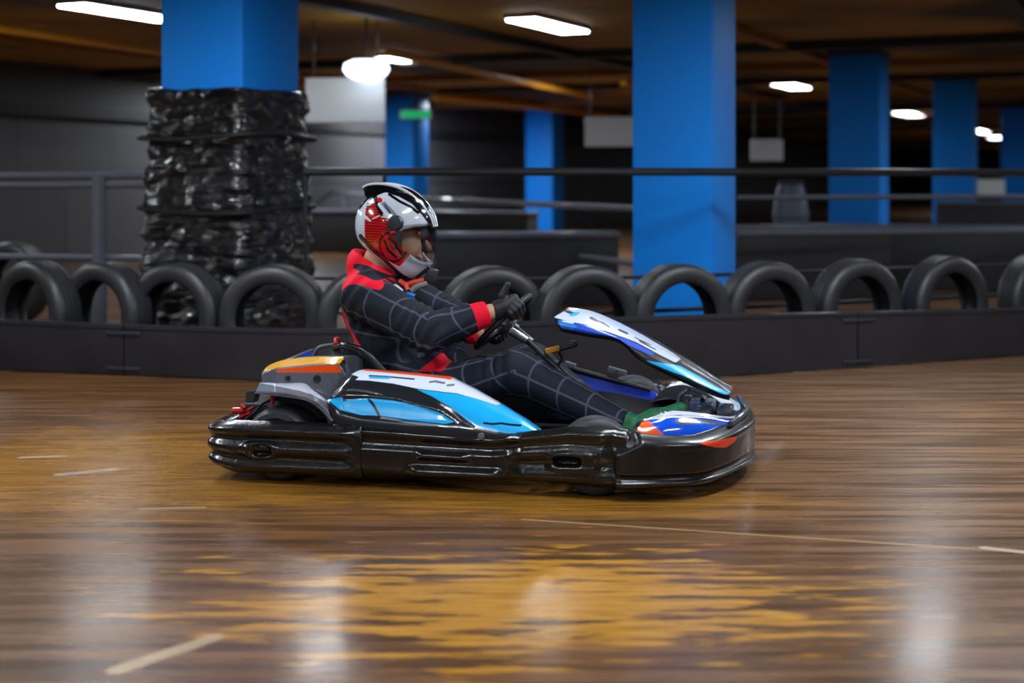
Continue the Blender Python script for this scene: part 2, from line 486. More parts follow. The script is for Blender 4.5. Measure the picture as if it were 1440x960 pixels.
# ---- blue columns
M['blue'] = mat('blue_paint', (0, 130, 232), .62, 0, 0, .05, 2, 0, .3)
def column(px, d, side, label, z1=CEIL):
    X = (px - 720) * d / FP
    root = empty('column', (X, d, 0), HALL)
    tag(root, label, 'column', 'blue square columns', 'thing')
    MB().box((0, 0, z1 / 2), (side, side, z1), None, .025).build('shaft', M['blue'], root)
    MB().box((0, 0, .03), (side + .06, side + .06, .06), None, .01).build('foot_plate', M['black'], root)
    MB().box((0, 0, z1 - .03), (side + .05, side + .05, .06), None, .01).build('collar', M['darkgrey'], root)
    return root
column(325, 9.4, .645, 'bright blue column rising out of a black plastic wrapped bundle')
column(963, 9.85, .57, 'widest bright blue column, standing bare behind the tyres and the handrail')
column(1208, 17.0, .60, 'second blue column from the right side of the wide bare one')
column(1343, 21.6, .58, 'blue column ending above a dark block, right of a small ceiling light')
column(1432, 28.5, .62, 'blue column cut by the right edge of the picture')
column(766, 30.0, .62, 'small distant blue column midway between wrapped bundle and widest column')
column(572, 25.5, .58, 'distant blue column with the green sign at its top')

# ---- black plastic wrapped bundle round the first column
def bundle():
    d = 9.4; X = (322 - 720) * d / FP; ztop = 1.73
    root = empty('padding_bundle', (X, d, 0), HALL)
    tag(root, 'black glossy plastic-wrapped padding bundle round the left blue column', 'padding')
    n, R = 140, 120; rows = []
    for i in range(R):
        z = ztop * i / (R - 1); row = []
        for j in range(n):
            t = 2 * math.pi * j / n; c, s = math.cos(t), math.sin(t)
            a = .425 + .02 * math.sin(z * 3.1)
            q = (abs(c) ** 8 + abs(s) ** 8) ** (-1 / 8)
            w = .034 * mnoise.noise(Vector((c * 1.6, s * 1.6, z * 6.5))) + .02 * mnoise.noise(Vector((c * 4 + 3, s * 4, z * 17)))
            w += .011 * mnoise.noise(Vector((c * 7 + 3, s * 7, z * 40)))
            band = .014 * abs(math.sin(z * 13 + 2 * mnoise.noise(Vector((c * 2, s * 2, z)))))
            r = (a + w - band) * q
            if i == R - 1: r *= .86
            row.append((r * c, r * s, z + (.03 * mnoise.noise(Vector((c * 2, s * 2, 5))) if i > R - 6 else 0)))
        rows.append(row)
    V, F = grid(rows, False, True, True)
    k = NT('black_stretch_film'); f = k.noise(3.0, None, 4)
    k.put(k.b.inputs['Base Color'], k.mix(k.ramp(f, .5, .75), lin((14, 14, 16)), lin((36, 36, 42))))
    k.b.inputs['Roughness'].default_value = .22; k.b.inputs['Coat Weight'].default_value = .5; k.b.inputs['Coat Roughness'].default_value = .1
    tcn = k.n('ShaderNodeTexCoord').outputs['Object']; mp = k.n('ShaderNodeMapping'); mp.inputs['Scale'].default_value = (2, 2, 14); k.l(tcn, mp.inputs[0])
    k.bump(k.noise(2.0, mp.outputs[0], 5), .7, .05)
    mk('plastic_wrap', V, F, k.m, root)
    for q, z in enumerate((.42, .95, 1.42)):
        pts = []
        for j in range(64):
            t = 2 * math.pi * j / 64; c, s = math.cos(t), math.sin(t); qq = (abs(c) ** 8 + abs(s) ** 8) ** (-1 / 8)
            pts.append(((.447) * qq * c, .447 * qq * s, z + .02 * math.sin(t * 2 + q)))
        MB().tube(pts, .016, 6, True).build('tape_band', M['black'], root)
bundle()

# ---- ceiling lights
M['lampbody'] = mat('white_lamp_body', (150, 150, 150), .5)
M['lamp'] = emit_mat('lamp_diffuser', (245, 250, 255), 15.0)
lamp_proto = None
def lamp(px, py, label, L=1.30, w=.30, rz=HALL, d=None, sc=1.0):
    global lamp_proto
    d = d or FP * (CEIL - .06 - CH) / (HZ - py); X = (px - 720) * d / FP
    if lamp_proto is None:
        r = empty('ceiling_light')
        MB().box((0, 0, .025), (w + .03, L + .03, .05), None, .012).build('housing', M['lampbody'], r)
        MB().box((0, 0, -.008), (w, L, .02), None, .006).build('diffuser', M['lamp'], r)
        lamp_proto = r
    else: r = copy_tree(lamp_proto)
    r.scale = (sc, sc, 1)
    r.location = (X, d, CEIL - .05); r.rotation_euler = (0, 0, rz)
    return tag(r, label, 'ceiling light', 'ceiling lights')
lamp(173, 19, 'glowing ceiling light left of the wrapped blue column')
lamp(772, 37, 'largest glowing ceiling light, above the gap left of the widest blue column')
lamp(557, 85, 'small glowing ceiling light beside the white hanging boards', sc=.55)
lamp(1110, 121, 'glowing ceiling light just right of the widest blue column', sc=1.12)
lamp(1278, 161, 'glowing ceiling light right of the second bare column', sc=1.35)
lamp(1372, 185, 'tiny far glowing ceiling light just above another one near the right edge', sc=1.9)
lamp(1401, 193, 'tiny far glowing ceiling light just below another one near the right edge', sc=1.9)
lamp(1438, 207, 'farthest glowing ceiling light cut by the right edge', sc=1.9)

# ---- hanging white boards, white lamp shade, exit sign
M['board'] = mat('white_board', (226, 232, 236), .5, 0, 0, .04, 3)
def board(px0, py0, px1, py1, d, label, m, name='hanging_board', cat='hanging board'):
    a = W(px0, py0, d); b = W(px1, py1, d); c = (a + b) / 2
    root = empty(name, tuple(c), HALL * .5)
    tag(root, label, cat, 'white hanging boards')
    w, h = b[0] - a[0], a[2] - b[2]
    MB().box((0, 0, 0), (w, .05, h), None, .015).build('panel', m, root)
    for s in (-1, 1):
        MB().tube([(s * w * .4, 0, h / 2 - .01), (s * w * .4, 0, CEIL - c[2])], .008, 6).build('hanger', M['darkgrey'], root)
board(427, 109, 544, 172, 13.6, 'large white board hanging below a lit white shade', M['board'])
board(822, 164, 897, 206, 17.5, 'white board hanging directly left of the widest blue column', M['board'])
board(1056, 196, 1101, 226, 20.0, 'small white board hanging directly right of the widest blue column', M['board'])
board(1372, 252, 1412, 275, 26.0, 'faint white board low between two columns at the far right', M['board'])
def shade():
    d = 13.3; p = W(515, 84, d); s = d / FP
    root = empty('pendant_lamp', tuple(p)); tag(root, 'bright white bell-shaped pendant lamp above the large white board', 'lamp')
    prof = [(.03, 0), (20 * s, -.5 * s), (31 * s, -6 * s), (33 * s, -14 * s), (28 * s, -22 * s), (16 * s, -28 * s), (.02, -30 * s)]
    MX = Matrix.Rotation(math.radians(90), 4, 'X')
    MB().lathe(prof, 28, MX).build('lamp_shade', emit_mat('lit_white_shade', (226, 236, 248), 3.0), root)
    MB().tube([(0, 0, -.02), (0, 0, CEIL - p[2])], .012, 6).build('cord', M['black'], root)
shade()
def exit_sign():
    d = 22.5; p = W(585, 161, d); s = d / FP
    root = empty('exit_sign', tuple(p)); tag(root, 'small green lit sign box in front of a distant blue column', 'sign')
    MB().box((0, 0, 0), (44 * s, .09, 13 * s), None, .02).build('casing', M['lightgrey'], root)
    MB().box((0, -.05, 0), (40 * s, .02, 9.5 * s), None, .006).build('face', emit_mat('lit_green_face', (20, 150, 90), .9), root)
    MB().tube([(0, 0, 6 * s), (0, 0, CEIL - p[2])], .012, 6).build('stem', M['darkgrey'], root)
exit_sign()

# ---- track barrier: curved black boards
BARR = [(-420, 505, 438), (-200, 513, 443), (0, 521.5, 449), (175, 528, 456), (300, 533.5, 460), (430, 538, 463), (560, 540.5, 461), (690, 541, 455), (800, 540, 449), (900, 537, 445), (1050, 528, 441), (1205, 517.5, 438), (1320, 509, 436), (1440, 500, 433), (1640, 486, 424)]
def bpt(px):
    xs = [b[0] for b in BARR]
    yb = np.interp(px, xs, [b[1] for b in BARR]); yt = np.interp(px, xs, [b[2] for b in BARR])
    d = FP * CH / (yb - HZ)
    return np.array([(px - 720) * d / FP, d]), CH - (yt - HZ) * d / FP
bx = np.linspace(-420, 1640, 160); bp = np.array([bpt(x)[0] for x in bx]); bz = np.array([bpt(x)[1] for x in bx])
for _ in range(14):
    bp[1:-1] = (bp[:-2] + 2 * bp[1:-1] + bp[2:]) / 4; bz[1:-1] = (bz[:-2] + 2 * bz[1:-1] + bz[2:]) / 4
tn = np.gradient(bp, axis=0); tn /= np.linalg.norm(tn, axis=1)[:, None]; nr = np.stack([-tn[:, 1], tn[:, 0]], 1)   # away from the eye
def bcurve(px):
    i = float(np.interp(px, bx, np.arange(len(bx))))
    f = lambda A: np.array([np.interp(i, np.arange(len(bx)), A[:, k]) for k in range(A.shape[1])])
    return f(bp), f(nr), float(np.interp(i, np.arange(len(bx)), bz))
def barrier(x0, x1, label):
    root = empty('barrier_board'); tag(root, label, 'barrier board', 'black track barrier boards')
    rows = []
    for px in np.linspace(x0, x1, 40):
        p, n, z = bcurve(px)
        prof = [(0, .005), (-.006, .02), (-.006, z - .03), (-.012, z - .025), (-.012, z - .006), (-.004, z), (.035, z), (.045, z - .01), (.045, .005)]
        rows.append([(p[0] + n[0] * o, p[1] + n[1] * o, zz) for o, zz in prof])
    V, F = grid(rows, False, True, True)
    mk('board', V, F, M['barrier'], root, True, sharp=40)
    for px in ((x0 + 6), (x1 - 6)):
        p, n, z = bcurve(px)
        for zz in (z - .05, .045):
            if -50 < px < 1500:
                MB().box((p[0] - n[0] * .014, p[1] - n[1] * .014, zz), (.16, .012, .018), Matrix.Rotation(math.atan2(n[1], n[0]) - math.pi / 2, 3, 'Z'), .004).build('joint_strip', M['darkgrey'], root)
    return root
M['barrier'] = mat('dark_barrier_plastic', (36, 36, 42), .34, 0, .1, .35, 3.0, .06, .5, 9)
barrier(-420, 174, 'left end length of dark barrier board, joint left of the rear of the kart')
barrier(176, 1204, 'long middle length of dark barrier board behind the kart and driver')
barrier(1206, 1640, 'right end length of dark barrier board below the blue columns')

# ---- tyres
def tyre_mesh(R, w, name='tyre', part=True):
    pr = []
    hw = w / 2
    for a in [(R * .66, hw * .80), (R * .70, hw * .92), (R * .80, hw), (R * .92, hw * .95), (R * .975, hw * .80), (R, hw * .62),
              (R, hw * .40), (R * .975, hw * .38), (R * .975, hw * .30), (R, hw * .28), (R, hw * .06), (R * .975, hw * .04)]: pr.append(a)
    pr += [(r, -y) for r, y in pr[::-1]]
    inner = [(R * .66, -hw * .80), (R * .69, -hw * .68), (R * .86, -hw * .66), (R * .93, -hw * .3), (R * .93, hw * .3), (R * .86, hw * .66), (R * .69, hw * .68)]
    b = MB().lathe(pr + inner[1:], 56, None, True)
    return b.v, b.f
tyre_proto = None
def tyre(X, Y, rz, label, group, R=.322, tilt=0.0, z=0.0):
    global tyre_proto
    if tyre_proto is None:
        V, F = tyre_mesh(.322, .20)
        tyre_proto = mk('tyre', V, F, M['rubber'], None, True, sharp=40); o = tyre_proto
    else: o = tyre_proto.copy(); C.objects.link(o)
    s = R / .322
    o.scale = (s, s, s)
    o.location = (X, Y, R + z); o.rotation_euler = (tilt, random.uniform(0, 3), rz)
    o.rotation_mode = 'ZYX' if False else 'XYZ'
    return tag(o, label, 'tyre', group)
TY = [(-92, -36), (12, -34), (112, -31), (214, -24), (357, -8), (507, 12), (600, 16), (692, 18), (843, 20), (990, 22), (1118, 25), (1248, 27), (1376, 29), (1508, 30)]
TL = ['tyre cut by the left edge of the picture behind the barrier', 'tyre at the left edge, topped with a bright sheen', 'second tyre from the left edge, in front of the fence post', 'tyre just left of the wrapped bundle',
      'wide-open tyre standing in front of the wrapped bundle', 'tyre directly behind the driver\'s back', 'tyre hidden behind the driver\'s chest', 'tyre seen between the driver\'s helmet and gloved hand',
      'tyre above the raised front panel of the kart', 'tyre framing the foot of the widest blue column', 'tyre just right of the widest blue column', 'tyre in front of the second bare blue column', 'tyre near the right edge behind the barrier', 'tyre cut by the right edge behind the barrier']
for i, ((px, deg), lb) in enumerate(zip(TY, TL)):
    if i in (0, 6): continue          # fully out of sight
    p, n, z = bcurve(px); off = .30 if i not in (6,) else .34
    tyre(p[0] + n[0] * off, p[1] + n[1] * off, math.radians(deg), lb, 'tyres along the track barrier')

# ---- handrail fence behind the tyres (right) and panel fence (left)
M['rail'] = mat('grey_painted_rail', (76, 78, 90), .6, 0, .1, .15, 6)
M['raild'] = mat('dark_rail', (26, 26, 30), .45, .2, 0, .15, 6)
def fence(pts, zs, rads, posts, label, m, name='handrail', group=None, pr=.025, ztop=None):
    root = empty(name); tag(root, label, 'handrail', group)
    for z, r in zip(zs, rads):
        MB().tube([(p[0], p[1], z + (p[2] if len(p) > 2 else 0)) for p in pts], r, 10).build('rail', m, root)
    for p in posts:
        MB().tube([(p[0], p[1], 0), (p[0], p[1], ztop or max(zs))], pr, 10).build('post', m, root)
        MB().box((p[0], p[1], .006), (.12, .12, .012)).build('base_plate', m, root)
    return root
def off(px, o): p, n, z = bcurve(px); return (p[0] + n[0] * o, p[1] + n[1] * o)
rp = [off(x, .62) for x in (372, 560, 700, 850, 1000, 1150, 1300, 1450, 1600)]
fence(rp, (1.192, .545, .335), (.025, .012, .014), [off(374, .62), off(508, .62), off(1560, .62)], 'dark steel handrail running behind the tyres in front of the blue columns', M['raild'], pr=.013)
lp = [off(x, 1.05) for x in (-300, -100, 0, 100, 212)]
fence(lp, (1.17, 1.105, .62), (.026, .022, .022), [off(8, 1.05), off(184, 1.05), off(-250, 1.05)], 'grey steel fence panel at the left edge beside the wrapped bundle', M['rail'], name='steel_fence', pr=.05)
fr = [(-5.2, 33.0), (-3.9, 28.0), (-1.6, 18.9), (1.35, 10.75)]
fence(fr, (.90, .45), (.03, .025), [fr[0], (-2.75, 23.45), fr[3]], 'distant grey handrail slanting towards the widest blue column', M['rail'], pr=.03)
fr2 = [(2.0, 12.6), (5.0, 13.4), (9.0, 14.6), (13, 16)]
fence(fr2, (.98, .66), (.022, .03), [fr2[1], fr2[3]], 'far grey handrail crossing behind the blue columns on the right', M['rail'], pr=.03)

# ---- farther tyres and barrier blocks
for i, (x, y, a) in enumerate([(-5.10, 10.9, -30), (-4.55, 11.1, -30), (-3.95, 11.3, -25)]):
    tyre(x, y, math.radians(a), 'dim farther tyre behind the left steel fence, %s from the left of its row' % ['first', 'second', 'third'][i], 'farther row of tyres')
def block(c, size, label, m, rz=HALL, name='barrier_block'):
    root = empty(name, (c[0], c[1], 0), rz); tag(root, label, 'barrier block', 'dark barrier blocks beyond the track')
    MB().box((0, 0, size[2] / 2), size, None, .03).build('body', m, root)
    MB().box((0, 0, size[2] + .02), (size[0] + .04, size[1] + .04, .05), None, .012).build('top_rail', M['rail'], root)
M['blockm'] = mat('dark_block', (28, 27, 31), .6, 0, 0, .2, 4)
block((.0, 12.9), (1.9, .4, .62), 'dark barrier block in the shade behind the driver and the tyres', M['blockm'], math.radians(8))
block((2.6, 13.6), (2.0, .4, .66), 'dark barrier block just right of the widest blue column, beyond the tyres', M['blockm'], math.radians(8))
block((-1.6, 21.5), (4.2, .4, .62), 'long dark barrier block far behind the driver\'s helmet', M['blockm'])
block((4.2, 14.9), (2.6, .4, .62), 'dark barrier block behind the second bare blue column', M['blockm'])
block((7.0, 19.9), (2.0, .5, .78), 'dark barrier block at the foot of the column beyond the small ceiling light', M['blockm'])
block((10.0, 25.6), (4.5, .5, .62), 'farthest dark barrier block by the right edge', M['blockm'])
def barrel():
    d = 15.8; X = (1112 - 720) * d / FP
    root = empty('barrel', (X, d, 0)); tag(root, 'dim blue-grey plastic barrel behind the handrail right of the widest column', 'barrel')
    MX = Matrix.Rotation(math.radians(90), 4, 'X')
    m = mat('blue_grey_plastic', (74, 80, 98), .5)
    MB().lathe([(.17, 0), (.19, .04), (.19, .3), (.205, .32), (.205, .36), (.19, .38), (.185, .7), (.2, .72), (.2, .76), (.16, 1.0), (.13, 1.08)], 28, Matrix.Rotation(math.radians(90), 4, 'X')).build('drum', m, root)
    MB().lathe([(.135, 1.08), (.14, 1.09), (.14, 1.12), (.12, 1.13)], 28, MX).build('lid', M['darkgrey'], root)
barrel()
# ================================================================== THE KART
kart = empty('go_kart', tuple(KO), YAW)
tag(kart, 'blue, white and black rental go-kart with yellow and orange rear fairing, carrying the driver', 'go-kart')
def U(px, v, py=600): return float(K(px, py, v)[0])

# ---- wrap-around bumper
BT = [(292, 590, 648, -.58), (330, 590, 664, -.63), (400, 594, 668, -.66), (480, 598, 672, -.66), (560, 603, 676, -.65), (640, 610, 679, -.645), (690, 613, 681, -.645),
      (740, 608, 681, -.655), (800, 601, 685, -.665), (860, 605, 690, -.665), (920, 613, 689, -.64), (985, 611, 681, -.5), (1040, 596, 664, -.3), (1056, 580, 650, 0)]
bu = [U(p, v, b) for p, t, b, v in BT]; bzt = [K(p, t, v)[2] for p, t, b, v in BT]; bzb = [max(.03, K(p, b, v)[2]) for p, t, b, v in BT]
PATH = [(-1.03, 0), (-1.04, -.40), (-1.035, -.56), (-1.005, -.628), (-.90, -.655), (-.62, -.66), (-.40, -.66), (-.2, -.65), (0, -.645), (.2, -.65), (.4, -.663), (.592, -.66),
        (.72, -.62), (.84, -.53), (.925, -.38), (.98, -.2), (1.0, 0)]
def bump_band(name, path, disp, parent, m, n=220, thick=.11, edge=.045, grow=0.0, paint=None):
    P = spline(path, n); T = np.gradient(P, axis=0); T /= np.linalg.norm(T, axis=1)[:, None]
    N = np.stack([T[:, 1], -T[:, 0]], 1)
    if (N[n // 2] @ P[n // 2]) < 0: N = -N
    rows = []; nz = 46
    for (u, v), nn in zip(P, N):
        zb, zt = np.interp(u, bu, bzb) - grow * .3, np.interp(u, bu, bzt) + grow * .3
        row = []
        for k in range(nz + 1):
            q = k / nz; e = abs(2 * q - 1)
            o = -edge * e ** 5 + disp(u, v, q) + grow
            row.append((u + nn[0] * o, v + nn[1] * o, zb + (zt - zb) * q))
        for q in (1.0, .5, 0.0):
            row.append((u - nn[0] * thick, v - nn[1] * thick, zb + (zt - zb) * (.06 + .86 * q)))
        rows.append(row)
    V, F = grid(rows, False, True, True)
    if paint:
        D = Decal(V, F, -.4, (len(rows), len(rows[0])), (len(rows), 46)); paint(D)
        return mk(name, V, F, m(D.layers), parent, True, D.attrs)
    return mk(name, V, F, m, parent, True)
def sst(x, a, b):
    t = min(1, max(0, (x - a) / (b - a))); return t * t * (3 - 2 * t)
def hump(q, c, w): 
    x = abs(q - c) / w
    return (1 - x * x) ** 2 if x < 1 else 0.0
def slot(u, q, uc, ul, qc, ql):
    x = abs(u - uc) / ul; y = abs(q - qc) / ql
    return 1 - sst((x ** 4 + y ** 4) ** .25, .7, 1.0)
uslot1 = U(367, -.66, 633); uslot2 = U(805, -.665, 652)
def d_rear(u, v, q):
    ends = 1 - sst(u, -.47, -.41)
    o = (.019 * (hump(q, .84, .2) + hump(q, .48, .19) + hump(q, .12, .19)) - .014) * ends
    if v < 0: o -= .035 * slot(u, q, uslot1, .045, .45, .13) - .012 * slot(u, q, uslot1 - .01, .075, .45, .2)
    return o + .0016 * mnoise.noise(Vector((u * 14, q * 3, v * 14)))
def d_side(u, v, q):
    o = -.012 + .014 * hump(q, .93, .12)
    a = sst(u, -.20, -.16) * (1 - sst(u, -.02, .03)); b = sst(u, -.24, -.18) * (1 - sst(u, .10, .15)); c = sst(u, .14, .22)
    o += .020 * hump(q, .52, .13) * a + .026 * hump(q, .17, .18) * b
    o += c * (.012 + .018 * hump(q, .90, .2) + .014 * hump(q, .60, .16) - .006 * hump(q, .40, .1)) * (1 - .6 * sst(u, .50, .56))
    o += .012 * hump(q, .12, .2) * c
    o -= .016 * hump(q, .7, .16) * (1 - c)
    if v < 0: o -= .03 * slot(u, q, uslot2 - .02, .055, .44, .10) - .010 * slot(u, q, uslot2, .11, .44, .19)
    return o + .0018 * mnoise.noise(Vector((u * 12, q * 3, v * 12)))
def d_front(u, v, q):
    edge = .545 + .075 * sst(q, .58, .86)
    o = .020 * sst(u, edge, edge + .03) - .05 * (1 - sst(u, edge - .012, edge + .012))
    o += .006 * hump(q, .86, .16) + .018 * hump(q, .06, .14) - .012 * hump(q, .22, .1)
    return o + .0015 * mnoise.noise(Vector((u * 12, q * 4, v * 12)))
near = PATH; mir = [(u, -v) for u, v in PATH]
bump_band('rear_bumper', [p for p in reversed(near) if p[0] <= -.39] + [p for p in mir[1:] if p[0] <= -.39], d_rear, kart, M['plastic'], 300, edge=.022)
bump_band('side_bumper', [p for p in near if -.41 <= p[0] <= .6], d_side, kart, M['plastic'], 260)
bump_band('side_bumper', [p for p in mir if -.41 <= p[0] <= .6], d_side, kart, M['plastic'], 160)
fp_ = [(.5, -.665)] + [p for p in near if p[0] >= .59]
def front_mat(layers):
    m = paint_mat('front_bumper_plastic', (17, 17, 19), layers, .32, .2)
    return m
wedge = [(979, 622), (1004, 619.5), (1037, 613.5), (1034, 620), (1021, 629), (1006, 629)]
fb = bump_band('front_bumper', fp_ + [(u, -v) for u, v in reversed(fp_[:-1])], d_front, kart, front_mat, 320, paint=lambda D: D.poly('wedge', (222, 62, 18), wedge))
M['orange'] = mat('orange_plastic', (226, 62, 16), .4, 0, .3, .08, 20)
lipp = [K(1030, 596, -.33), K(1040, 590, -.22), K(1050, 581, -.1), K(1055, 575, 0.02)]
lipp = [np.array([p[0] - .01, p[1], p[2]]) for p in lipp]
lipp = lipp + [np.array([p[0], -p[1], p[2]]) for p in lipp[-2::-1]]
MB().tube(spline(lipp, 24), .011, 8).build('bumper_lip', M['darkgrey'], fb)

# ---- floor pan, side rails, axle, frame
MB().box((-.05, 0, .055), (1.6, .74, .02), None, .005).build('floor_pan', M['black'], kart)
fm = MB()
for s in (-1, 1):
    fm.tube(spline([(-.86, s * .33, .085), (-.4, s * .36, .075), (.2, s * .36, .075), (.55, s * .30, .085), (.82, s * .28, .09)], 20), .016, 10)
    fm.tube([(-.25, s * .34, .085), (-.25, s * .58, .11)], .012, 8); fm.tube([(.32, s * .34, .085), (.32, s * .58, .11)], .012, 8)
fm.tube([(.82, -.28, .09), (.82, .28, .09)], .016, 10); fm.tube([(-.72, -.34, .085), (-.72, .34, .085)], .016, 10)
fm.build('frame', M['darkgrey'], kart)
urear = U(392, -.58, 600); ufront = U(836, -.57, 610)
MB().tube([(urear, -.50, .14), (urear, .50, .14)], .02, 12).build('rear_axle', M['silver'], kart)
def wheel(u, v, R, w, steer=0.0):
    root = empty('wheel'); root.parent = kart; root.location = (u, v, R); root.rotation_euler = (0, 0, steer)
    hw = w / 2
    pr = [(R * .56, hw * .72), (R * .60, hw * .86), (R * .74, hw), (R * .88, hw * .97), (R * .965, hw * .82), (R, hw * .55), (R, hw * .2), (R, 0)]
    pr += [(r, -y) for r, y in pr[-2::-1]]
    MB().lathe(pr + [(R * .54, -hw * .6), (R * .54, hw * .6)], 44, None, True).build('tyre', M['kartrubber'], root)
    MB().lathe([(R * .2, hw * .25), (R * .44, hw * .30), (R * .5, hw * .66), (R * .57, hw * .70), (R * .57, hw * .60), (R * .54, hw * .2), (R * .54, -hw * .6), (R * .57, -hw * .7), (R * .5, -hw * .66), (R * .44, -hw * .1), (R * .2, -hw * .05)], 36, None, True).build('rim', M['silver'], root)
    MB().lathe([(R * .22, -hw * .2), (R * .22, hw * .45), (R * .14, hw * .5)], 20).build('hub', M['darkgrey'], root)
    return root
for s in (-1, 1):
    wheel(urear, s * .515, .14, .19); wheel(ufront, s * .55, .141, .125, math.radians(8))
fa = MB(); fa.tube([(ufront, -.49, .13), (ufront, .49, .13)], .014, 10); fa.tube([(ufront - .08, -.46, .14), (ufront - .05, .0, .16), (ufront - .08, .46, .14)], .008, 8)
fa.build('front_axle', M['silver'], kart)

# ---- near side pod
def polyline_u(pix, v):
    P = np.array([K(p[0], p[1], vv) for p, vv in zip(pix, v)]); return P
topP = [(462, 561), (478, 542), (494, 526), (502, 521), (513, 518.5), (560, 521), (602, 525.5), (634, 529), (650, 537), (666, 545), (705, 567), (735, 586), (764, 609)]
topV = [-.58, -.52, -.47, -.45, -.43, -.42, -.42, -.425, -.43, -.44, -.48, -.53, -.59]
botP = [(460, 566), (470, 590), (480, 599), (520, 607), (560, 612), (640, 617), (700, 619), (745, 617), (766, 611)]
botV = [-.60, -.625, -.63, -.63, -.63, -.63, -.63, -.62, -.60]
T_, B_ = polyline_u(topP, topV), polyline_u(botP, botV)
def pod_surface(T, B, nu=150, nq=40, drop=.06, inner=.07):
    u0, u1 = max(T[0, 0], B[0, 0]), min(T[-1, 0], B[-1, 0]); rows = []
    for u in np.linspace(u0, u1, nu):
        t = np.array([np.interp(u, T[:, 0], T[:, k]) for k in range(3)]); b = np.array([np.interp(u, B[:, 0], B[:, k]) for k in range(3)])
        row = []
        for k in range(nq + 1):
            a = k / nq * math.pi / 2
            row.append((u, b[1] + (t[1] - b[1]) * (1 - math.cos(a)) ** 1.0, b[2] + (t[2] - b[2]) * math.sin(a)))
        h = max(.0, t[2] - b[2])
        row += [(u, t[1] + .02, t[2] - .004), (u, t[1] + inner, t[2] - .10 * h - .01), (u, t[1] + inner, b[2] - .02), (u, b[1] + .03, b[2] - drop)]
        rows.append(row)
    return grid(rows, False, True, True)
V, F = pod_surface(T_, B_)
V = np.array(V)
D = Decal(V, F, -.5)
CY, DB, WH, OR = (20, 166, 232), (22, 72, 200), (206, 214, 230), (232, 78, 22)
D.poly('white', WH, [(494, 526), (501, 521), (513, 519), (533, 521), (602, 527), (636, 531), (666, 546), (705, 568), (698, 569.5), (672, 561), (643, 553), (588, 546.5), (552, 539), (520, 535), (499, 534), (505, 530)])
D.poly('orange', OR, [(510, 518.5), (560, 522), (600, 526), (634, 529), (636, 533.5), (597, 529), (540, 523.5), (512, 521)])
D.poly('cyan', CY, [(584, 547), (643, 554), (672, 561), (698, 569.5), (705, 568), (735, 587), (766, 610), (712, 609), (675, 602), (662, 595), (634, 573), (607, 557)])
D.poly('cyan', CY, [(461, 561), (481, 558), (481, 565), (500, 561.5), (517, 560), (552, 563), (588, 571), (616, 580), (640, 594), (625, 596), (575, 591), (536, 585), (506, 584), (478, 577), (466, 566)])
D.line('cyan', CY, [(700, 624), (735, 622), (756, 618)], .004)
D.line('edge', (120, 126, 140), [(533, 587), (575, 594), (625, 599), (648, 600)], .004)
D.line('dark', (16, 20, 30), [(517, 561), (525, 571), (533, 587)], .005)
D.line('dark', (16, 20, 30), [(519, 528), (545, 529.5), (583, 533)], .0022)
D.line('dark', (16, 20, 30), [(680, 594.5), (692, 596), (705, 595), (718, 597), (732, 598)], .0035)
D.line('grey', (110, 112, 120), [(604, 537), (612, 536), (625, 538.5)], .003)
D.line('grey', (110, 112, 120), [(629, 541.5), (638, 541)], .003)
D.line('blue2', CY, [(520, 530.5), (548, 531.5)], .003)
low = poly_sd(D.P, [D.hit(*p) for p in D.dense([(461, 558), (517, 557), (560, 562), (620, 579), (645, 597), (575, 594), (506, 587), (478, 580)])])
V[:, 1] += np.clip((low + .004) / .012, 0, 1) * .010
band = poly_sd(D.P, [D.hit(*p) for p in D.dense([(482, 545), (500, 536), (552, 541), (588, 549), (640, 577), (665, 600), (645, 597), (616, 577), (560, 558), (510, 553)])])
V[:, 1] += np.clip((band + .006) / .03, 0, 1) * .010
pod = mk('side_pod', V, F, paint_mat('pod_graphics', (30, 32, 38), D.layers, .24, .5), kart, True, D.attrs, sharp=50)
sc_ = [K(p[0], p[1], -.575) for p in ((476, 553), (490, 550), (508, 550), (540, 556))]
MB().tube(spline(sc_, 14), [.003] + [.007] * 12 + [.003], 8).build('intake_lip', M['darkgrey'], pod)
MB().lathe([(.0005, .012), (.012, .010), (.014, 0)], 14, Matrix.Translation(Vector(K(677, 613, -.625))) @ Matrix.Rotation(math.pi, 4, 'Z')).build('bolt', M['grey'], pod)

# ---- far side pod, seen over the driver's legs
topF = [(640, 500), (700, 503), (768, 514), (800, 519), (870, 537), (905, 546), (932, 556)]
TF = polyline_u(topF, [.46] * 7)
rows = []
for u in np.linspace(TF[0, 0], TF[-1, 0], 70):
    zt = np.interp(u, TF[:, 0], TF[:, 2]); e = sst(u, TF[-1, 0] - .12, TF[-1, 0]); f0 = 1 - sst(u, TF[0, 0], TF[0, 0] + .1)
    zt = zt - .1 * f0
    row = []
    for k in range(13): row.append((u, .415 + .045 * math.sin(k / 12 * math.pi / 2) , .10 + (zt - .10) * math.sin(k / 12 * math.pi / 2)))
    for k in range(13):
        a = k / 12 * math.pi / 2; row.append((u, .48 + (.145 - .10 * e) * math.sin(a), .13 + (zt - .002 - .13) * math.cos(a)))
    rows.append(row)
V, F = grid(rows, False, True, True); V = np.array(V)
D = Decal(V, F, .44)
D.poly('blue', (12, 62, 216), [(766, 522), (790, 522.5), (812, 526), (870, 540), (928, 553), (926, 559), (912, 562), (860, 551), (830, 548), (806, 548), (780, 532)])
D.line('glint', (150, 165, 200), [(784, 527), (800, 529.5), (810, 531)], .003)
fpod = mk('side_pod', V, F, paint_mat('far_pod_graphics', (26, 27, 32), D.layers, .25, .6), kart, True, D.attrs, sharp=50)
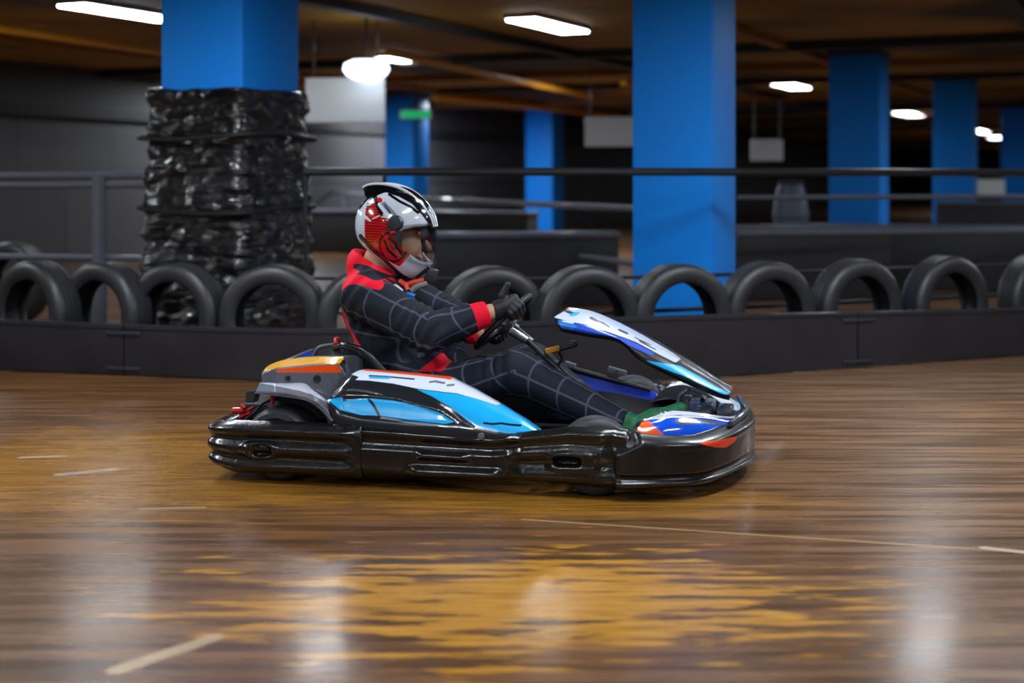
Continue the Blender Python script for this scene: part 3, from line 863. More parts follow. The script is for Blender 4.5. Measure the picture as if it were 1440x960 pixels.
MB().tube(spline([K(p[0], p[1], .43) for p in ((700, 502), (768, 513), (800, 517), (870, 536), (915, 548))], 24), .011, 8).build('pod_rail', M['black'], fpod)
for p in ((802, 513), (863, 520), (873, 523)):
    c = K(p[0], p[1], .43); MB().box(c, (.05, .03, .022), Matrix.Rotation(.25, 3, 'Y'), .004).build('clamp', M['grey'], fpod)

# ---- rear fairing over the near rear wheel
def loft_sec(secs, vs, name, m, parent, nu=60, dec=None, back=None, v0=-.5, sub=8, soft=None):
    """secs: stations of pixel outlines from the outer lower edge to the inner top edge; vs: the lengthwise plane of each"""
    A = np.array([[K(p[0], p[1], v) for p, v in zip(s, vv)] for s, vv in zip(secs, vs)])
    S = np.stack([spline(A[:, j], nu) for j in range(A.shape[1])], 1)          # nu x J x 3
    rows = []
    for i in range(nu):
        r = []
        for j in range(S.shape[1] - 1):
            for k in range(sub): r.append(S[i, j] + (S[i, j + 1] - S[i, j]) * k / sub)
        r.append(S[i, -1])
        if back is not None: r += [np.array(x) for x in back(S[i])]
        rows.append(r)
    V, F = grid(rows, False, True, True)
    return np.array(V), F
YL, OG = (242, 176, 14), (238, 82, 14)
secs = [((368, 537), (368, 527), (369, 523)), ((384, 540), (384, 519.5), (378, 513.5)), ((405, 543), (402, 517), (400, 505.5)), ((440, 549), (440, 513), (436, 502)), ((462, 561), (474, 512.5), (476, 501.5)), ((474, 556), (486, 526), (486, 502))]
vs = [(-.44, -.43, -.40)] + [(-.50, -.49, -.38)] * 4 + [(-.48, -.46, -.38)]
V, F = loft_sec(secs, vs, '', None, None, 70, back=lambda s: [(s[2][0] + .01, s[2][1] + .10, s[2][2] - .006), (s[2][0] + .02, s[2][1] + .22, s[2][2] - .05), (s[2][0] + .02, s[2][1] + .23, .22), (s[0][0], s[0][1] + .05, .22)])
D = Decal(V, F, -.45, (70, len(V) // 70), (70, 17))
D.poly('yellow', YL, [(368, 523), (377, 513.5), (400, 505), (435, 501), (486, 501), (478, 511), (440, 511.6), (390, 517), (377, 521)])
D.poly('orange', OG, [(388, 520), (415, 515.4), (440, 513.8), (475.5, 513.6), (482.5, 524.3), (437, 524), (388, 523.5)])
D.poly('dark', (34, 36, 44), [(478, 511), (486, 501), (500, 515), (488, 528), (482, 523)])
D.line('edge', (150, 152, 162), [(372, 524), (390, 518.3), (440, 512.8), (476, 512.4), (486, 526)], .0028)
rc = mk('rear_fairing', V, F, paint_mat('fairing_graphics', (92, 95, 106), D.layers, .28, .6), kart, True, D.attrs, sharp=45)
for p, w in (((405, 532), .010), ((446, 533), .014)):
    c = np.array(D.bvh.ray_cast(D.eye, Vector(K(p[0], p[1], -.5) - np.array(D.eye)).normalized())[0] or K(p[0], p[1], -.5))
    MB().lathe([(w * .3, -.002), (w, -.004), (w * 1.25, .004), (w * 1.3, .012)], 18, Matrix.Translation(Vector(c)) @ Matrix.Rotation(math.radians(25), 4, 'Y')).build('vent_hole', M['black'], rc)
# fender
secs = [((357, 553), (360, 549), (366, 537.5)), ((402, 558), (402, 552), (400, 538.5)), ((430, 563), (431, 558), (427, 538.5)), ((447, 573), (447, 566), (441, 549)), ((466, 592), (462, 578), (460, 563))]
vs = [(-.615, -.61, -.50)] * 3 + [(-.62, -.615, -.52), (-.63, -.62, -.55)]
V, F = loft_sec(secs, vs, '', None, None, 60, back=lambda s: [(s[2][0], s[2][1] + .05, s[2][2] - .01), (s[2][0], s[2][1] + .05, s[2][2] - .035), (s[0][0] + .008, s[0][1] + .012, s[0][2] + .002)])
D = Decal(V, F, -.58, (60, len(V) // 60), (60, 17))
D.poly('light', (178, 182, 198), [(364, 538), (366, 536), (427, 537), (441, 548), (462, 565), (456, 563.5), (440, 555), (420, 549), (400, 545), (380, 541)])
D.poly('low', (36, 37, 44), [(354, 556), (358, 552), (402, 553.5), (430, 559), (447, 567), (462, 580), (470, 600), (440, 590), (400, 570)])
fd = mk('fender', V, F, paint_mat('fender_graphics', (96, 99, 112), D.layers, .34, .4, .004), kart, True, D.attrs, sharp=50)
MB().prism([K(p[0], p[1], -.60) for p in ((452, 571), (465, 573), (479, 600), (470, 606), (462, 596))], np.array([0, 0, 0]), np.array([0, .05, 0])).build('fender_stay', M['darkgrey'], fd, False)
MB().prism([K(p[0], p[1], -.56) for p in ((346, 551), (358, 549), (359, 556), (356, 566), (345, 566))], np.array([0, 0, 0]), np.array([0, .05, 0])).build('fender_bracket', M['darkgrey'], fd, False)
# far rear cover, hoop with red light
secs = [((398, 520), (402, 505.5)), ((420, 520), (420, 497.5)), ((440, 520), (440, 490)), ((470, 520), (468, 487)), ((490, 520), (489, 490))]
V, F = loft_sec(secs, [(.18, .20)] * 5, '', None, None, 50, back=lambda s: [(s[1][0], s[1][1] + .22, s[1][2] - .02), (s[1][0], .48, .24), (s[0][0], .2, .24)])
D = Decal(V, F, .19)
D.poly('blue', (20, 66, 190), [(414, 505), (428, 496), (439, 492), (438, 506), (412, 508)])
D.line('edge', (130, 134, 146), [(400, 506), (420, 498), (440, 490.5)], .005)
mk('rear_cover', V, F, paint_mat('cover_graphics', (38, 40, 48), D.layers, .28, .5), kart, True, D.attrs, sharp=45)
hp = [K(p[0], p[1], .06) for p in ((440, 506), (442.5, 497), (447, 490), (455, 486.5), (472, 484.5), (484, 484.5), (488, 490), (492, 500), (496, 512), (499, 530))]
hoop = MB().tube(spline(hp, 40), .0085, 10).build('seat_hoop', M['grey'], kart)
c = K(474, 479, .06)
MB().lathe([(.004, .016), (.013, .012), (.016, 0), (.015, -.014), (.010, -.018)], 18, Matrix.Translation(Vector(c)) @ Matrix.Rotation(math.radians(70), 4, 'X')).build('tail_light', M['red'], hoop)
# engine bits behind the near rear wheel
en = MB().box(K(388, 584, -.30), (.22, .24, .13), None, .015).build('engine', M['black'], kart)
for (a, b, r) in (((328, 577), (343, 577), .013), ((336, 587), (352, 580), .006), ((339, 568), (345, 573), .010), ((344, 579), (357, 572), .005)):
    MB().tube([K(a[0], a[1], -.50), K(b[0], b[1], -.50)], r, 8).build('red_fitting', M['red'], en)
MB().tube([K(383, 557, -.53), K(383, 569, -.53)], .008, 8).build('red_cap', M['red'], en)
MB().tube(spline([K(p[0], p[1], -.5) for p in ((345, 590), (360, 578), (372, 566), (392, 560))], 14), .006, 8).build('hose', M['black'], en)
MB().box(K(450, 600, -.2), (.34, .34, .16), None, .03).build('engine_cowl', M['black'], kart)

# ---- seat
prof = spline([K(476, 486, 0), K(482, 505, 0), K(497, 545, 0), K(520, 585, 0), K(560, 602, 0), K(610, 597, 0), K(650, 580, 0)], 30)
rows = []
for i, p in enumerate(prof):
    t = prof[min(i + 1, 29)] - prof[max(i - 1, 0)]; t /= np.linalg.norm(t); nrm = np.array([-t[2], 0, t[0]])
    if nrm[0] < 0 and i < 15: nrm = -nrm
    if i >= 15 and nrm[2] < 0: nrm = -nrm
    f = math.sin(math.pi * min(1, max(0, (i + 2) / 31))) ** .6
    row = []
    for k in range(25):
        w = -1 + 2 * k / 24
        row.append(p + np.array([0, (.235) * math.copysign(abs(w) ** .85, w), 0]) + nrm * (.25 * abs(w) ** 2.8 * f))
    rows.append(row)
V, F = grid(rows)
seat = mk('seat', V, F, mat('black_seat_shell', (22, 22, 25), .3, 0, .4, .1, 20), kart, True)
sm = seat.modifiers.new('thick', 'SOLIDIFY'); sm.thickness = .014; sm.offset = -1

# ---- steering
CW = K(708, 452, 0); AX = np.array([-.70, 0, .714]); AX /= np.linalg.norm(AX); AA = np.array([0, -1.0, 0]); AB = np.array([.714, 0, .70]); AB /= np.linalg.norm(AB); RW = .15
def rim(phi, r=RW, n=0.0): return CW + r * (math.cos(phi) * AA + math.sin(phi) * AB) + AX * n
sw = MB().tube([rim(2 * math.pi * k / 48) for k in range(48)], .0135, 10, True).build('steering_wheel', M['black'], kart)
for ph in (math.radians(5), math.radians(175), math.radians(270)):
    MB().tube([rim(ph, .03, -.02), rim(ph, .145)], [.012, .009], 8).build('spoke', M['darkgrey'], sw)
MB().lathe([(.01, .012), (.045, .010), (.05, 0), (.045, -.02), (.02, -.03)], 24, Matrix.Translation(Vector(CW - AX * .02)) @ Matrix(((AB[0], AX[0], AA[0]), (AB[1], AX[1], AA[1]), (AB[2], AX[2], AA[2]))).to_4x4()).build('hub', M['darkgrey'], sw)
s0, s1, s2 = K(717, 461, 0), K(752, 487, 0), K(815, 548, 0)
shaft = MB().tube([s0, s1, s2], .014, 12).build('steering_column', M['darkgrey'], kart)
MB().tube([K(718, 463, -.02), K(742, 478, -.02)], [.024, .020], 12).build('column_sleeve', M['silver'], shaft)
MB().tube([K(724, 457, -.03), K(735, 466, -.03), K(748, 477, -.03)], .005, 8).build('cable', M['grey'], shaft)
for p in ((727, 457.5), (747, 476)): MB().box(K(p[0], p[1], -.035), (.018, .014, .008), Matrix.Rotation(.6, 3, 'Y'), .002).build('clip', M['white'], shaft)
br = MB().tube(spline([K(752, 497, 0), K(780, 493, 0), K(800, 488, 0), K(812, 484, 0)], 12), .007, 8).build('fairing_bracket', M['black'], kart)
MB().box(K(777, 491.5, -.03), (.058, .02, .022), Matrix.Rotation(-.28, 3, 'Y'), .005).build('yellow_tag', M['yellow'], br)
MB().box(K(806, 480.5, .0), (.026, .02, .014), None, .003).build('clip', M['grey'], br)
MB().tube(spline([K(786, 495, .02), K(790, 505, .02), K(780, 518, .02)], 8), .006, 8).build('stay', M['black'], br)

# ---- front panel in front of the steering wheel
R_ = [(803, 433.5), (832, 437.5), (870, 455), (905, 473.5), (945, 497), (985, 521), (1015, 541), (1029, 550)]
F_ = [(779, 446), (824, 456), (864, 470), (900, 486.5), (940, 508), (981, 531), (1011, 547), (1027, 553)]
S_ = [(790, 462), (826, 469), (870, 477.5), (897, 500), (930, 519), (974, 539), (1007, 553), (1026, 558)]
wr = [.02, .02, .015, .01, .01, .01, .01, .0]; wf = [-.125, -.13, -.13, -.13, -.125, -.11, -.085, -.05]; ws = [-.14, -.15, -.155, -.165, -.16, -.14, -.10, -.055]
A = np.array([[K(*S_[i], ws[i]), K(*F_[i], wf[i]), K(*R_[i], wr[i])] for i in range(8)])
Sp = np.stack([spline(A[:, j], 90) for j in range(3)], 1)
rows = []
for i in range(90):
    s, f, r = Sp[i]; q = []
    for k in range(10): q.append(s + (f - s) * k / 10 + np.array([0, -.012 * math.sin(math.pi * k / 10), 0]))
    for k in range(13):
        t = k / 12; p = f + (r - f) * t; p = p + np.array([0, 0, .010 * math.sin(math.pi * t)]); q.append(p)
    half = q; mirq = [np.array([p[0], .03 - p[1], p[2]]) for p in half[::-1][1:]]
    full = half + mirq
    inner = [np.array([p[0] - .002, .015 + (p[1] - .015) * .93, p[2] - .014]) for p in full[::-1]]
    rows.append(full + inner)
V, F = grid(rows, False, True, True)
D = Decal(V, F, -.1, (90, len(V) // 90), (90, 44))
D.poly('white', (190, 199, 218), [(778, 446), (803, 432), (833, 436), (872, 454), (908, 473), (946, 496), (958, 504), (950, 510), (925, 497), (895, 481), (858, 467), (824, 456), (800, 452)])
D.poly('blue', DB, [(784, 449), (800, 453), (824, 457), (858, 468), (895, 483), (922, 497), (915, 499), (890, 488), (868, 477.5), (826, 470), (790, 463)])
D.poly('cyan', CY, [(906, 506), (930, 510), (956, 514), (985, 530), (1010, 545), (1027, 553), (1018, 555), (1000, 547), (960, 528), (930, 517)])
D.poly('cyan2', (30, 120, 215), [(784, 449), (803, 453), (812, 459), (803, 464), (790, 463)])
D.line('ink', (70, 74, 88), [(797, 437), (806, 441)], .011)
D.line('ink', (70, 74, 88), [(832, 447), (839, 451)], .011); D.line('ink', (70, 74, 88), [(846, 454), (854, 459)], .012); D.line('ink', (70, 74, 88), [(872, 464), (881, 468)], .010)
D.line('ink', (70, 74, 88), [(893, 474), (915, 485)], .006); D.line('ink', (70, 74, 88), [(900, 480), (922, 491)], .006)
D.line('stripe', (150, 160, 184), [(946, 498), (985, 522), (1012, 540), (1026, 551)], .008)
D.line('tick', (60, 170, 230), [(804, 443), (812, 440)], .010)
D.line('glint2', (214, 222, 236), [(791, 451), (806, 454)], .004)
fpanel = mk('front_panel', V, F, paint_mat('front_panel_graphics', (20, 20, 24), D.layers, .3, .35), kart, True, D.attrs, sharp=50)
for p, q in (((950, 585), (956, 556)), ((956, 556), (970, 546)), ((968, 580), (966, 562)), ((972, 552), (985, 556))):
    MB().tube([K(p[0], p[1], -.05), K(q[0], q[1], -.05)], .0085, 8).build('panel_stay', M['grey'], fpanel)
MB().box(K(968, 556, -.06), (.03, .03, .012), None, .003).build('panel_bolt', M['silver'], fpanel)

# ---- nose fairing
out_ = [K(894, 607, -.56), K(930, 613, -.545), K(985, 610, -.44), K(1034, 598, -.25), K(1046, 589, -.06)]
mid_ = [K(906, 590, -.50), K(945, 586, -.47), K(985, 588, -.38), K(1030, 589, -.2), K(1044, 585, -.04)]
inn_ = [K(912, 587, -.45), K(946, 577, -.40), K(985, 580, -.32), K(1024, 585, -.16), K(1040, 581, -.03)]
So, Sm, Si = spline(out_, 50), spline(mid_, 50), spline(inn_, 50)
rows = []
def mirr(p): return np.array([p[0], -p[1], p[2]])
def sec(o, m, i):
    r = [o + (m - o) * k / 12 + np.array([.0, -.010, .004]) * math.sin(math.pi * k / 12) for k in range(12)]
    r += [m + (i - m) * k / 8 for k in range(9)]
    r += [i + np.array([-.05, .0, -.03]), i + np.array([-.08, .0, -.07]), np.array([o[0] - .05, o[1] + .05, o[2] - .02])]
    return r
half = [sec(So[k], Sm[k], Si[k]) for k in range(50)]
for k in range(50): half[k][-2] = np.array([half[k][-2][0], half[k][-2][1] * .8, half[k][-2][2]]); half[k][-3] = np.array([half[k][-3][0], half[k][-3][1] * .85, half[k][-3][2]])
rows = half + [[mirr(p) for p in s] for s in half[::-1]]
V, F = grid(rows, False, True, True)
D = Decal(V, F, -.45, (len(rows), len(rows[0])), (52, 20))
D.poly('blue', (14, 78, 206), [(906, 590), (945, 588), (985, 588.5), (1030, 589), (1043, 588.5), (1034, 598), (985, 610.5), (931, 614)])
D.poly('grey', (70, 78, 100), [(948, 590), (1000, 590.5), (1024, 597), (985, 596), (955, 598)])
D.poly('orange', (236, 88, 22), [(890, 607), (905, 590), (912, 592), (932, 614), (895, 611)])
D.poly('rose', (206, 92, 100), [(906, 590), (912, 591), (936, 613), (928, 613)])
D.poly('white', (206, 212, 226), [(904, 590.5), (920, 585), (945, 577), (985, 580), (1042, 586), (1043, 588), (1030, 588), (985, 587.5), (946, 587)])
D.line('ink', (50, 56, 76), [(936, 585), (960, 583.5), (985, 585), (1020, 587)], .003)
# the far half carries the same blocks of colour: outer band blue, inner band white
nc = len(rows[0]); cc = np.tile(np.arange(nc), len(rows)); rr = np.repeat(np.arange(len(rows)), nc); fh = rr >= 53
D.add('cyan', CY, np.where(fh & (cc < 13), .01, -.01)); D.attrs['white'] = np.where(fh & (cc >= 12) & (cc <= 20), .01, np.where(fh, -.01, D.attrs['white']))
nose = mk('nose_fairing', V, F, paint_mat('nose_graphics', (40, 42, 50), D.layers, .16, .9), kart, True, D.attrs, sharp=50)
MB().tube(spline([K(p[0], p[1], v) for p, v in (((932, 614.5), -.56), ((985, 612), -.455), ((1034, 600), -.27))], 16), .005, 8).build('fairing_edge', M['lightgrey'], nose)
MB().box(K(1020, 577, -.02), (.06, .2, .03), None, .01).build('nose_bracket', M['darkgrey'], nose)
MB().box(K(985, 577, .0), (.10, .36, .05), None, .012).build('nose_support', M['darkgrey'], kart)
# pedals
for s in (-1, 1):
    pd = MB().tube([(.74, s * .13, .08), (.80, s * .13, .24)], .009, 8).build('pedal', M['silver'], kart)
    MB().box((.80, s * .13, .235), (.02, .075, .06), Matrix.Rotation(.35, 3, 'Y'), .004).build('pedal_plate', M['darkgrey'], pd)
# ================================================================== THE DRIVER
drv = empty('driver', tuple(KO), YAW)
tag(drv, 'person in a dark checked racing suit and red and white helmet driving the kart', 'person')
def mr(p): return np.array([p[0], -p[1], p[2]])
shR, elR, wrR = K(513, 416, -.19), K(604, 467, -.27), K(690, 439, -.165)
shL, elL, wrL = mr(shR), mr(K(598, 472, -.27)), K(682, 470, .13)
hipR, knR, anR = K(576, 566, -.105), K(727, 522, -.17), K(876, 598, -.15)
hipL, knL, anL = mr(hipR), K(748, 512, .18), K(872, 606, .13)
chest, belly, pelv = K(530, 425, 0), K(543, 490, 0), K(566, 550, 0)
neck0, neck1 = K(528, 385, 0), K(530, 345, 0)
headc = K(558, 325, 0)
# ---- body (one continuous skin, mostly under the clothes)
def f_body(P):
    f = ell(P, headc, (.088, .072, .108))
    f = smin(f, ell(P, K(573, 350, 0), (.058, .05, .055)), .04)
    f = smin(f, caps(P, K(599, 338, 0), K(604, 350, 0), .008, .013), .015)          # nose
    f = smin(f, caps(P, K(590, 327, -.035), K(590, 327, .035), .012, .012), .015)    # brow
    f = smin(f, caps(P, K(592, 362, -.018), K(592, 362, .018), .008, .008), .01)     # lips
    f = smin(f, caps(P, K(593, 368, -.016), K(593, 368, .016), .008, .008), .006)
    for s in (-1, 1): f = smax(f, -ell(P, K(596, 334, 0) + np.array([0, s * .03, 0]), (.012, .014, .009)), .01)
    f = smin(f, caps(P, K(524, 385, 0), K(540, 345, 0), .062, .058), .03)
    f = smin(f, ell(P, chest, (.09, .15, .12)), .05); f = smin(f, ell(P, belly, (.09, .13, .14)), .05); f = smin(f, ell(P, pelv, (.11, .14, .09)), .05)
    for a, b, c in ((shR, elR, wrR), (shL, elL, wrL)):
        f = smin(f, caps(P, a, b, .055, .042), .03); f = smin(f, caps(P, b, c, .042, .030), .02)
    for w, g in ((wrR, GR), (wrL, GL)):
        f = smin(f, caps(P, w, w + (g - w) * .7, .029, .027), .02)
    for a, b, c in ((hipR, knR, anR), (hipL, knL, anL)):
        f = smin(f, caps(P, a, b, .075, .052), .04); f = smin(f, caps(P, b, c, .052, .036), .02)
        f = smin(f, caps(P, c + np.array([.0, 0, -.04]), c + np.array([.13, 0, .01]), .03, .022), .02)
    return f
PHR, PHL = math.radians(36), math.radians(213)
GR, GL = rim(PHR), rim(PHL)
V, F = sdf(f_body, (-.62, -.40, .02), (.80, .40, .99), .0085)
V = relax(V, F, 1)
eyes = np.full(len(V), -1.0)
for s in (-1, 1): eyes = np.maximum(eyes, .011 - np.linalg.norm(V - (K(597, 334, 0) + np.array([.0, s * .03, 0])), axis=1))
brow = np.full(len(V), -1.0)
for s in (-1, 1): brow = np.maximum(brow, .006 - np.linalg.norm((V - (K(598, 327, 0) + np.array([0, s * .032, 0]))) * np.array([.5, .35, 1.4]), axis=1))
lips = .007 - np.abs(V[:, 2] - K(592, 365, 0)[2]) - 10 * np.maximum(0, np.abs(V[:, 1]) - .022) - 10 * np.maximum(0, K(588, 365, 0)[0] - V[:, 0])
body = mk('body', V, F, paint_mat('skin', (198, 152, 118), [('lips', (168, 98, 86)), ('brow', (52, 34, 26)), ('eyes', (40, 30, 28))], .5, .05, .003), drv, True, {'eyes': eyes, 'brow': brow, 'lips': lips})

# ---- suit
def f_suit(P):
    f = ell(P, chest, (.148, .185, .155)); f = smin(f, ell(P, belly, (.150, .175, .19)), .06); f = smin(f, ell(P, pelv, (.165, .165, .13)), .06)
    f = smin(f, caps(P, shR, shL, .088, .088), .05)
    for a, b, c in ((shR, elR, wrR), (shL, elL, wrL)):
        f = smin(f, caps(P, a, b, .098, .079), .025); f = smin(f, caps(P, b, a + (b - a) * .8, .079, .085), .02)
        f = smin(f, caps(P, b, c, .080, .050), .02)
    for a, b, c in ((hipR, knR, anR), (hipL, knL, anL)):
        f = smin(f, caps(P, a, b, .115, .086), .04); f = smin(f, caps(P, b, c, .086, .062), .03)
    for s in (-1, 1):
        f = smin(f, caps(P, K(586, 528, 0) + np.array([0, .14 * s, 0]), K(626, 510, 0) + np.array([0, .14 * s, 0]), .07, .062), .03)
    f = smin(f, caps(P, K(516, 372, 0), K(528, 396, 0), .088, .12), .03)          # collar
    # cut: above the collar line, beyond the cuffs and ankles
    e = K(545, 378, 0) - K(488, 343, 0); n = np.array([-e[2], 0, e[0]]); n /= np.linalg.norm(n); n = n * (1 if n[2] > 0 else -1)
    f = smax(f, np.where(P[..., 2] > .72, (P - K(516, 358, 0)) @ n, -1), .006)
    nk = caps(P, K(522, 385, 0), K(538, 335, 0), .071, .071)
    f = np.where(P[..., 2] > .70, np.maximum(f, -nk), f)
    for b, c in ((elR, wrR), (elL, wrL)):
        d = (c - b) / np.linalg.norm(c - b); near = np.linalg.norm(P - c, axis=-1) < .12
        f = np.where(near, np.maximum(f, (P - c) @ d + .012), f)
    for b, c in ((knR, anR), (knL, anL)):
        d = (c - b) / np.linalg.norm(c - b); near = np.linalg.norm(P - c, axis=-1) < .16
        f = np.where(near, np.maximum(f, (P - c) @ d + .005), f)
    # cloth folds: across the elbow, the front of the hip and behind the knee
    for c, dr, wv, am, rg in ((elR, (.8, 0, -.6), 120, .009, .20), (elL, (.8, 0, -.6), 120, .008, .2), (hipR, (.75, 0, .66), 95, .010, .22), (knR, (.9, .0, .1), 100, .008, .18), (shR, (.5, -.3, -.8), 85, .009, .18), (belly, (.2, 0, 1), 80, .010, .2)):
        w = np.exp(-np.sum((P - c) ** 2, -1) / (rg * rg * .5))
        f = f + am * w * np.sin(wv * (P @ np.array(dr)) + 14 * P[..., 1] + 3 * np.sin(22 * P[..., 0]))
    return f
V, F = sdf(f_suit, (-.66, -.44, .04), (.66, .44, .93), .0072)
V = relax(V, F, 2)
# checked pattern: distance to the nearest line along and around each limb
def chain(P, pts, n0=0.0):
    best = np.full(len(P), 1e9); al = np.zeros(len(P)); ar = np.zeros(len(P)); acc = n0
    for a, b in zip(pts[:-1], pts[1:]):
        d = b - a; L = np.linalg.norm(d); d = d / L
        t = np.clip((P - a) @ d, 0, L); q = P - a - t[:, None] * d; r = np.linalg.norm(q, axis=1)
        up = np.array([0, 0, 1.0]) - d * d[2]; up /= np.linalg.norm(up); si = np.cross(d, up)
        th = np.arctan2(q @ si, q @ up)
        m = r < best
        best = np.where(m, r, best); al = np.where(m, acc + t, al); ar = np.where(m, th, ar); acc += L
    return best, al, ar
tri = lambda x, s: np.abs((x / s + .5) % 1.0 - .5) * s
ch = [chain(V, [shR, elR, wrR], .02), chain(V, [shL, elL, wrL], .02), chain(V, [hipR, knR, anR], .03), chain(V, [hipL, knL, anL], .03)]
rad = np.array([.105, .105, .13, .13])
sc = np.stack([c[0] / r for c, r in zip(ch, rad)]); tors = np.linalg.norm((V - chest) * np.array([1, .8, .55]), axis=1) / .16
w = np.argmin(sc, 0)
onlimb = sc.min(0) < 1.12
grid_l = np.zeros(len(V))
for i, c in enumerate(ch):
    n = 5 if i < 2 else 6
    d = np.minimum(tri(c[1] + .05 * np.sin(c[2] + .6), .125), tri(c[2] + .3 + .6 * c[1], 2 * math.pi / n) * c[0])
    grid_l = np.where(w == i, d, grid_l)
dt = np.minimum(tri(V[:, 2] - .02 + .15 * V[:, 0], .105), tri(V[:, 1] + .03, .105))
grid_l = np.where(onlimb, grid_l, dt)
D = Decal(V, F, -.2)
att = {'check': .0040 - grid_l}
# red yoke, collar, armhole piping, cuffs and waist flash
D.poly('red', 0, spline([(480, 334), (500, 338), (532, 361), (557, 382), (549, 389), (523, 378), (504, 372), (493, 373), (489, 384), (484, 396), (479, 410), (475, 440), (466, 446), (463, 400), (470, 366)], 60, True), -.13)
D.poly('red', 0, spline([(484, 380), (500, 384), (520, 386), (537, 391), (546, 399), (543, 405), (531, 403), (516, 398), (501, 398), (490, 404), (481, 414), (472, 416), (474, 390)], 60, True), -.19)
D.line('red', 0, [(478, 440), (481, 455), (488, 468), (497, 480), (505, 490)], .008, -.17)
flash = poly_sd(D.P, [K(p[0], p[1], -.2)[[0, 2]] for p in ((588, 522), (606, 507), (627, 488), (641, 497), (622, 522))])
D.line('red', 0, [(479, 398), (474, 415), (471, 432), (470, 446)], .016, -.13)
gap = poly_sd(D.P, [K(p[0], p[1], -.13)[[0, 2]] for p in spline([(491, 373), (504, 372), (523, 378), (546, 389), (538, 391), (520, 384), (503, 380)], 40, True)])
red = np.maximum(np.minimum(D.attrs['red'], -gap), np.where(V[:, 1] < -.08, flash, -1))
for q, (b, c) in enumerate(((elR, wrR), (elL, wrL))):
    d = (c - b) / np.linalg.norm(c - b); s = (V - c) @ d
    cuff = np.where((np.linalg.norm(V - c, axis=1) < .13) & (w == q) & (ch[q][0] < .09), s + .075, -1)
    red = np.maximum(red, cuff)
att['red'] = red
k = NT('checked_suit_cloth'); f = k.noise(60.0)
col = k.mix(f, lin((18, 22, 33)), lin((28, 33, 47)))
col = k.mix(k.math('MULTIPLY', k.ramp(k.attr('check'), -.0022, .0015), .55), col, lin((92, 98, 118)))
col = k.mix(k.ramp(k.attr('red'), -.0015, .0015), col, lin((228, 8, 44)))
k.put(k.b.inputs['Base Color'], col); k.b.inputs['Roughness'].default_value = .75
k.b.inputs['Specular IOR Level'].default_value = .25
tc = k.n('ShaderNodeTexCoord').outputs['Object']
k.bump(k.math('ADD', k.noise(9.0, tc, 3), k.math('MULTIPLY', k.noise(420.0, tc, 1), .05)), .35, .02)
suit = mk('racing_suit', V, F, k.m, drv, True, att)
# belt strap and pocket flap details
MB().tube(spline([K(526, 386, -.10), K(540, 392, -.12), K(556, 398, -.10)], 10), .008, 8).build('collar_tab', M['black'], suit)

# ---- gloves with five fingers each
GM = mat('black_glove', (24, 25, 31), .6, 0, 0, .2, 60, .15)
def glove(w, phi, flip, thumb):
    t = (-math.sin(phi) * AA + math.cos(phi) * AB) * flip         # towards the thumb, along the rim
    r = math.cos(phi) * AA + math.sin(phi) * AB; g = rim(phi)
    segs = []
    kn = []
    for i, o in enumerate((.026, .006, -.014, -.032)):
        ln = (1.0, 1.06, 1.0, .84)[i]
        a = g + r * .030 + AX * .026 + t * o; kn.append(a)
        b = g + r * .040 * ln - AX * .012 + t * o * .96; c = g + r * .014 - AX * .034 * ln + t * o * .92; e = g - r * .016 - AX * .020 + t * o * .9
        rr = (.0125, .013, .0125, .0112)[i]
        segs += [(a, b, rr * 1.08, rr), (b, c, rr, rr * .95), (c, e, rr * .95, rr * .82)]
    palm = [(w + (kn[i] - w) * .28, kn[i], .026, .0185) for i in range(4)]
    b0 = w + (g - w) * .45 + t * .028 + AX * .012
    th = [(b0, thumb[0], .019, .0155), (thumb[0], thumb[1], .0155, .0125)]
    cuff = [(w, w + (g - w) * .4, .034, .034)]
    def fn(P):
        f = np.full(P.shape[:-1], 1e9)
        for a, b, ra, rb in palm + cuff: f = smin(f, caps(P, a, b, ra, rb), .016)
        q = None
        for j in range(4):
            h = np.full(P.shape[:-1], 1e9)
            for a, b, ra, rb in segs[3 * j:3 * j + 3]: h = smin(h, caps(P, a, b, ra, rb), .004)
            q = h if q is None else np.minimum(q, h)
        f = smin(f, q, .007)
        h = np.full(P.shape[:-1], 1e9)
        for a, b, ra, rb in th: h = smin(h, caps(P, a, b, ra, rb), .006)
        f = smin(f, h, .010)
        d = (g - w) / np.linalg.norm(g - w)
        return np.maximum(f, -((P - w) @ d) - .001 + .010)
    allp = np.array([p for s in segs + palm + th + cuff for p in s[:2]])
    V, F = sdf(fn, allp.min(0) - .045, allp.max(0) + .045, .0032)
    V = relax(V, F, 1)
    o = mk('glove', V, F, GM, drv, True)
    MB().tube([w + (g - w) * .16 + (math.cos(x) * np.cross((g - w) / np.linalg.norm(g - w), t) + math.sin(x) * t) * .0345 for x in np.linspace(0, 2 * math.pi, 25)[:-1]], .004, 6, True).build('wrist_strap', M['black'], o)
glove(wrR, PHR, 1, (K(706, 416, -.155), K(714, 400, -.150)))
glove(wrL, PHL, -1, (GL + np.array([-.03, 0, .055]) , GL + np.array([.0, 0, .075])))

